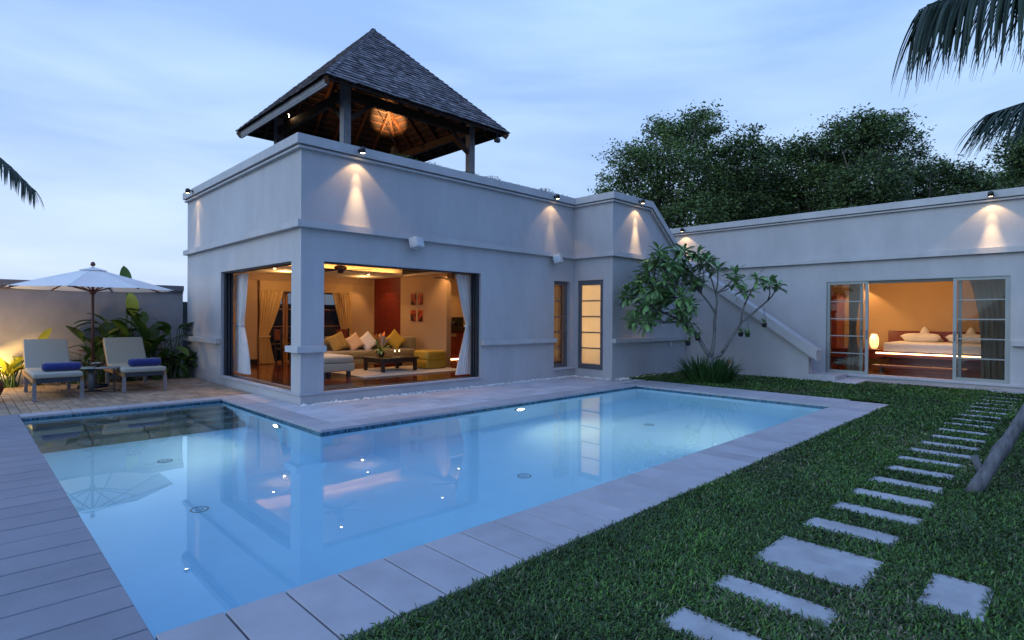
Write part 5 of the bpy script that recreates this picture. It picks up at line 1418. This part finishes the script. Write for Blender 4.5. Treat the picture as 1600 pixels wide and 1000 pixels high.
# lily clump round its foot
lc = thing('lily_clump', (8.5, -3.1, 0), 'dense clump of long strap-shaped leaves round the foot of the frangipani', 'plant')
rest_l = MB()
for i in range(520):
    a = random.uniform(0, 2 * PI); r_ = .46 * math.sqrt(random.random()); b = Vector((8.50 + r_ * math.cos(a) * 1.05, -3.12 + r_ * math.sin(a) * 1.05, -.03))
    b += Vector((.05, .05, 0))
    out_ = Vector((math.cos(a) * r_ * .9 + random.uniform(-.25, .25), math.sin(a) * r_ * .9 + random.uniform(-.25, .25), 1.0))
    mb = MB(); mb.leaf(b, out_, random.uniform(.42, .72), random.uniform(.030, .050), random.uniform(.3, 1.1), seg=5, fold=.35, prof=lambda t: (1 - t) ** .5)
    if i < 300: mb.build('leaf', 'leaf_lily', lc)
    else: rest_l.add(mb.v, mb.f)
rest_l.build('inner_leaves', 'leaf_lily', lc, kind='stuff')
fo = MB(); fo.leaf((8.62, -3.5, .42), (.2, -.3, 1), .16, .05, .2, seg=4, fold=.5); fo.build('flower', 'flower_orange', lc)
# orchids in pots hanging in the tree
def pot(x, y, z, ztop, label, m='dark_recess', seed=0, bushy=8):
    rr = random.Random(seed); t = thing('hanging_pot', (x, y, z), label, 'plant pot', 'orchid pots hanging in the frangipani')
    MB().lathe([(.045, 0), (.062, .09), (.066, .095)], (x, y, z), 14).build('pot', m, t, True)
    for k in range(3):
        a = k * 2.1; MB().tube([(x + .06 * math.cos(a), y + .06 * math.sin(a), z + .09), (x, y, ztop)], .0025, 4).build('wire', 'dark_metal', t)
    for k in range(bushy):
        a = rr.uniform(0, 2 * PI); MB().leaf((x, y, z + .09), (math.cos(a), math.sin(a), rr.uniform(.4, 2)), rr.uniform(.14, .28), .045, 1.1, seg=5).build('leaf', 'leaf_frangipani', t)
pot(8.92, -3.63, 1.08, 1.40, 'black pot with an orchid under the right-hand fork of the frangipani', seed=1)
pot(9.04, -3.74, 1.07, 1.48, 'greenish pot with trailing orchid just right of the black one', 'leaf_lily', seed=2, bushy=14)
pot(9.36, -4.0, 1.30, 1.74, 'black pot hanging furthest to the right, in front of the slanted coping', seed=3)
pot(8.05, -2.77, .86, 1.40, 'dark pot hanging lowest under the left part of the crown', seed=4, bushy=12)
pot(8.21, -2.92, .98, 1.30, 'dark pot hanging close to the left main branch', seed=5, bushy=12)

# ------------------------------------------------------------------ trees behind the wing
def tree(base, clumps, h_tr, n_leaf, m, label, lsize=.11, seed=0):
    r = np.random.default_rng(seed); rr = random.Random(seed)
    t = thing('broadleaf_tree', base, label, 'tree', 'trees beyond the bedroom wing')
    b = Vector(base)
    tr_ = MB(); fork = b + Vector((rr.uniform(-.2, .2), rr.uniform(-.2, .2), h_tr))
    tr_.tube([b, b.lerp(fork, .5) + Vector((.08, .05, 0)), fork], [.26, .2, .16], 10); tr_.build('trunk', 'bark', t, True)
    cs = [Vector(c[:3]) for c in clumps]; rs = [c[3] for c in clumps]
    for i, c_ in enumerate(cs):
        mid = fork.lerp(c_, .5) + Vector((rr.uniform(-.3, .3), rr.uniform(-.3, .3), -.25))
        MB().tube([fork, mid, c_], [.09, .05, .018], 6).build('branch', 'bark', t, True)
    vol = np.array(rs) ** 2.2; pr = vol / vol.sum()
    # sub-clumps (twigs) on the shell of each clump
    nt = int(n_leaf * .8 / 30)
    ci = r.choice(len(cs), nt, p=pr); C3 = np.array([list(c_) for c_ in cs])[ci]; Rr = np.array(rs)[ci]
    dv = r.normal(size=(nt, 3)); dv /= np.linalg.norm(dv, axis=1)[:, None]
    rad = Rr * r.uniform(.15, 1.06, nt) ** .6
    tw = C3 + dv * rad[:, None] * np.array([1, 1, .82])
    k = 30; n = nt * k
    spread = r.uniform(.10, .27, nt)
    pos = np.repeat(tw, k, 0) + r.normal(size=(n, 3)) * np.repeat(spread, k)[:, None] * np.array([1, 1, .6])
    d = r.normal(size=(n, 3)); d[:, 2] *= .6; d /= np.linalg.norm(d, axis=1)[:, None]
    e = np.cross(d, r.normal(size=(n, 3))); e /= np.linalg.norm(e, axis=1)[:, None]
    L_ = lsize * r.uniform(.6, 1.4, n); Wd = L_ * .42
    V = np.stack([pos - d * L_[:, None] * .5, pos + e * Wd[:, None] * .5, pos + d * L_[:, None] * .5, pos - e * Wd[:, None] * .5], 1).reshape(-1, 3)
    me = bpy.data.meshes.new('crown'); me.vertices.add(4 * n); me.vertices.foreach_set('co', V.ravel().astype(np.float32))
    me.loops.add(4 * n); me.loops.foreach_set('vertex_index', np.arange(4 * n, dtype=np.int32))
    me.polygons.add(n); me.polygons.foreach_set('loop_start', np.arange(0, 4 * n, 4, dtype=np.int32))
    me.materials.append(MATS[m]); me.update(calc_edges=True)
    put('crown', me, t, kind='stuff')
TREE_A = ((17.27, 3.34, 0.0), [(16.13, 4.24, 8.03, 1.09), (16.91, 3.95, 6.9, 1.37), (18.53, 4.0, 9.6, 0.91), (17.6, 2.85, 9.41, 0.82), (18.22, 2.44, 8.64, 1.0), (18.74, 2.28, 9.68, 0.82), (16.61, 2.57, 7.68, 1.28), (18.53, 2.15, 7.15, 1.37), (16.12, 5.05, 7.22, 0.73), (17.97, 3.96, 6.22, 1.28), (16.91, 1.87, 5.81, 1.28), (18.19, 1.55, 5.94, 1.09), (15.43, 3.31, 5.28, 1.0), (19.82, 2.21, 8.51, 0.82), (17.57, 3.91, 9.92, 0.5), (16.95, 1.59, 9.55, 0.46), (16.75, 6.01, 7.1, 0.46), (17.53, 5.16, 5.74, 0.91), (17.13, 4.17, 8.77, 0.64), (19.44, 1.72, 5.58, 1.09)])
TREE_B = ((20.69, 1.38, 0.0), [(19.36, 1.15, 8.62, 0.85), (19.29, 0.58, 9.01, 0.66), (20.33, 1.86, 7.83, 1.04), (19.63, 0.44, 7.73, 1.04), (19.47, 1.18, 6.34, 1.23), (20.42, 0.48, 6.38, 1.23), (19.81, 0.13, 8.5, 0.57), (19.93, 1.96, 7.07, 0.95), (20.57, 1.23, 5.66, 1.04), (22.36, 1.27, 7.65, 1.14), (20.31, 1.83, 5.84, 0.95)])
TREE_C = ((21.64, -0.96, 0.0), [(21.38, -0.07, 8.51, 0.73), (21.39, -0.72, 8.79, 0.68), (22.44, -1.02, 8.4, 0.82), (21.06, -0.58, 7.4, 1.0), (21.21, -1.53, 7.0, 1.09), (22.37, 0.55, 7.25, 1.0), (23.09, -0.17, 6.38, 1.09), (23.58, -1.34, 6.29, 1.09), (21.42, 0.19, 5.92, 1.0), (21.52, -1.67, 8.75, 0.46)])
TREE_D = ((22.24, -2.95, 0.0), [(20.48, -2.43, 8.74, 0.79), (21.32, -3.0, 8.93, 0.87), (21.13, -3.79, 8.82, 0.7), (24.12, -3.6, 9.85, 0.52), (22.19, -3.35, 8.28, 0.96), (23.07, -2.21, 8.29, 1.05), (22.86, -4.08, 8.79, 0.61), (25.35, -3.95, 8.69, 0.48), (22.49, -1.64, 7.88, 0.87), (20.54, -3.52, 6.81, 1.14), (20.6, -2.64, 6.22, 1.05), (24.48, -3.31, 8.09, 0.79), (22.0, -2.85, 6.14, 0.87), (24.24, -2.76, 9.81, 0.52), (23.38, -4.54, 8.47, 0.31), (21.42, -4.06, 6.38, 0.7)])
TREE_E = ((27.78, -4.19, 0.0), [(27.59, -3.43, 8.06, 0.79), (28.71, -3.86, 8.55, 0.79), (27.44, -4.89, 7.93, 0.89), (26.2, -4.5, 8.14, 0.49), (28.3, -5.46, 7.84, 0.79), (28.89, -3.2, 7.4, 0.79), (28.96, -4.2, 7.41, 0.99), (27.23, -5.37, 6.97, 0.99), (28.46, -6.0, 7.63, 0.69), (27.96, -6.17, 7.1, 0.89), (25.01, -3.45, 6.55, 0.59), (31.29, -6.31, 7.91, 0.79)])
TREE_G = ((19.08, -8.26, 0.0), [(17.37, -8.02, 6.21, 0.58), (19.28, -8.2, 7.15, 0.65), (18.53, -7.96, 5.7, 0.58), (17.94, -8.53, 5.86, 0.78), (19.61, -7.75, 6.29, 0.39), (17.68, -8.54, 5.09, 0.78), (19.17, -7.7, 5.66, 0.32)])
tree(TREE_A[0], TREE_A[1], 3.6, 62000, 'leaf_tree', 'tallest broad tree, rising straight behind the slanted stair parapet', .13, 1)
tree(TREE_B[0], TREE_B[1], 3.6, 38000, 'leaf_tree_dark', 'narrower tree immediately right of the tallest one', .13, 2)
tree(TREE_C[0], TREE_C[1], 3.4, 34000, 'leaf_tree', 'middle tree with a low rounded top behind the bedroom wing', .13, 3)
tree(TREE_D[0], TREE_D[1], 3.4, 44000, 'leaf_tree_dark', 'tree with ragged open branches reaching right, above the bedroom door', .125, 4)
tree(TREE_E[0], TREE_E[1], 3.2, 26000, 'leaf_tree_dark', 'low wide thin-leaved tree at the right, under the hanging palm frond', .13, 5)
tree(TREE_G[0], TREE_G[1], 2.5, 18000, 'leaf_tree_dark', 'dark tree cut off by the right edge of the photo, behind the palm', .12, 6)

# ------------------------------------------------------------------ palms
def frond(t, pts, l0, l1, n, droop, budget, m='leaf_palm', width=.03, side_only=None, up_=0.0, fan=1.0):
    pts = [Vector(p) for p in pts]
    # smooth the path
    P_ = []
    for i in range(len(pts) - 1):
        for k in range(8): P_.append(pts[i].lerp(pts[i + 1], k / 8))
    P_.append(pts[-1])
    for _ in range(3): P_ = [P_[0]] + [(P_[i - 1] + P_[i] * 2 + P_[i + 1]) / 4 for i in range(1, len(P_) - 1)] + [P_[-1]]
    fr_ = MB().tube(P_, [.022 * (1 - .85 * i / len(P_)) for i in range(len(P_))], 6).build('frond', m, t, True)
    joined = MB(); cnt_ = 0
    for i in range(n):
        s_ = (i + .5) / n; f_ = s_ * (len(P_) - 1); k = int(f_); p = P_[k].lerp(P_[min(k + 1, len(P_) - 1)], f_ - k)
        d = (P_[min(k + 1, len(P_) - 1)] - P_[max(k - 1, 0)]).normalized(); sd_ = d.cross(Vector((0, 0, 1))).normalized()
        for sg in (-1, 1):
            ln = (l0 + (l1 - l0) * s_) * random.uniform(.8, 1.1) * min(1, .35 + 3.5 * s_)
            dd = (d * (.55 + .35 * s_) + sd_ * sg * fan * random.uniform(.55, .9) + Vector((0, 0, -.25 + up_ + random.uniform(-.15, .15)))).normalized()
            mb = MB(); mb.leaf(p, dd, ln, width * random.uniform(.7, 1.15), droop * random.uniform(.8, 1.3), seg=6, fold=.5, prof=lambda q: min(1, q * 6 + .3) * (1 - q) ** .55)
            if budget[0] > 0: mb.build('leaflet', m, fr_); budget[0] -= 1
            else: joined.add(mb.v, mb.f); cnt_ += 1
    if cnt_: joined.build('leaflets', m, fr_, kind='stuff')
pt_ = thing('coconut_palm', (3.5, -9.95, 0), 'coconut palm standing outside the right edge, its fronds hanging into the picture', 'palm tree', 'palm trees')
MB().tube([(3.5, -9.95, -.05), (3.48, -9.95, 1.5), (3.42, -9.93, 3.0), (3.4, -9.9, 4.3)], [.20, .13, .12, .11], 12).build('trunk', 'bark', pt_, True)
bud = [300]
frond(pt_, [(3.4, -9.9, 4.3), (2.7, -9.5, 4.60), (2.05, -9.05, 4.34), (1.62, -8.66, 4.10), (1.36, -8.38, 4.00)], 1.20, .55, 84, 1.3, bud, width=.036, up_=-.45, fan=.7)
frond(pt_, [(3.4, -9.9, 4.3), (2.8, -9.5, 4.75), (2.2, -9.0, 4.48), (1.75, -8.55, 4.22), (1.5, -8.3, 4.04)], 1.15, .7, 60, 1.3, bud, width=.036, up_=-.50, fan=.6)
frond(pt_, [(3.4, -9.9, 4.25), (3.95, -9.45, 4.05), (4.08, -9.05, 3.88), (3.92, -8.80, 3.80), (3.78, -8.56, 3.72)], .90, .55, 80, 1.0, bud, width=.032, up_=.05, fan=.9)
for a in (3.6, 4.4, 5.2, 6.0, .5):
    d = Vector((math.cos(a), math.sin(a), 0)); frond(pt_, [(3.4, -9.9, 4.3), Vector((3.4, -9.9, 4.9)) + d * .8, Vector((3.4, -9.9, 4.8)) + d * 1.7, Vector((3.4, -9.9, 4.0)) + d * 2.5], .8, .4, 26, 2.0, bud)
pl = thing('leaning_prop', (2.21, -8.61, 0), 'rough grey timber pole leaning from the lawn up to the palm trunk', 'pole')
pb = MB(); A0, B0 = Vector((2.19, -8.59, -.03)), Vector((3.42, -9.86, 3.18)) 
A0, B0 = Vector((2.185, -8.585, -.03)), Vector((3.40, -9.80, 2.55))
n_ = 26
pb.tube([A0.lerp(B0, i / n_) + Vector((random.uniform(-.004, .004), random.uniform(-.004, .004), 0)) for i in range(n_ + 1)], [.052 - .0006 * i + .004 * math.sin(i * 1.9) + random.uniform(-.003, .003) + (.008 if i in (4, 11) else 0) for i in range(n_ + 1)], 14)
mat('weathered_pole', (.10, .10, .115), .85, namt=.45, nscale=9, bump=.9, bscale=22, stretch=(3, 3, .5))
pb.build('pole', 'weathered_pole', pl, True)
MB().tube([(2.30, -8.66, .10), (2.27, -8.60, .30)], [.034, .030], 8).build('peg', 'weathered_pole', pl, True)

pl2 = thing('coconut_palm', (-6.2, 11.5, 0), 'palm standing beyond the garden wall at the left, one drooping frond tip in view', 'palm tree', 'palm trees')
MB().tube([(-6.2, 11.5, -.05), (-6.1, 11.4, 3.0), (-6.0, 11.3, 6.0)], [.22, .15, .13], 12).build('trunk', 'bark', pl2, True)
bud = [300]
frond(pl2, [(-6.0, 11.3, 6.0), (-5.0, 10.8, 6.45), (-4.1, 10.2, 6.0), (-3.38, 9.64, 5.42), (-2.76, 9.02, 4.58)], .95, .60, 120, 1.4, bud, width=.045)
for a in (0.6, 1.6, 2.6, 3.6, 4.6):
    d = Vector((math.cos(a), math.sin(a), 0)); frond(pl2, [(-6.0, 11.3, 6.0), Vector((-6, 11.3, 6.6)) + d * .8, Vector((-6, 11.3, 6.3)) + d * 1.6, Vector((-6, 11.3, 5.3)) + d * 2.3], .6, .3, 26, 1.6, bud)
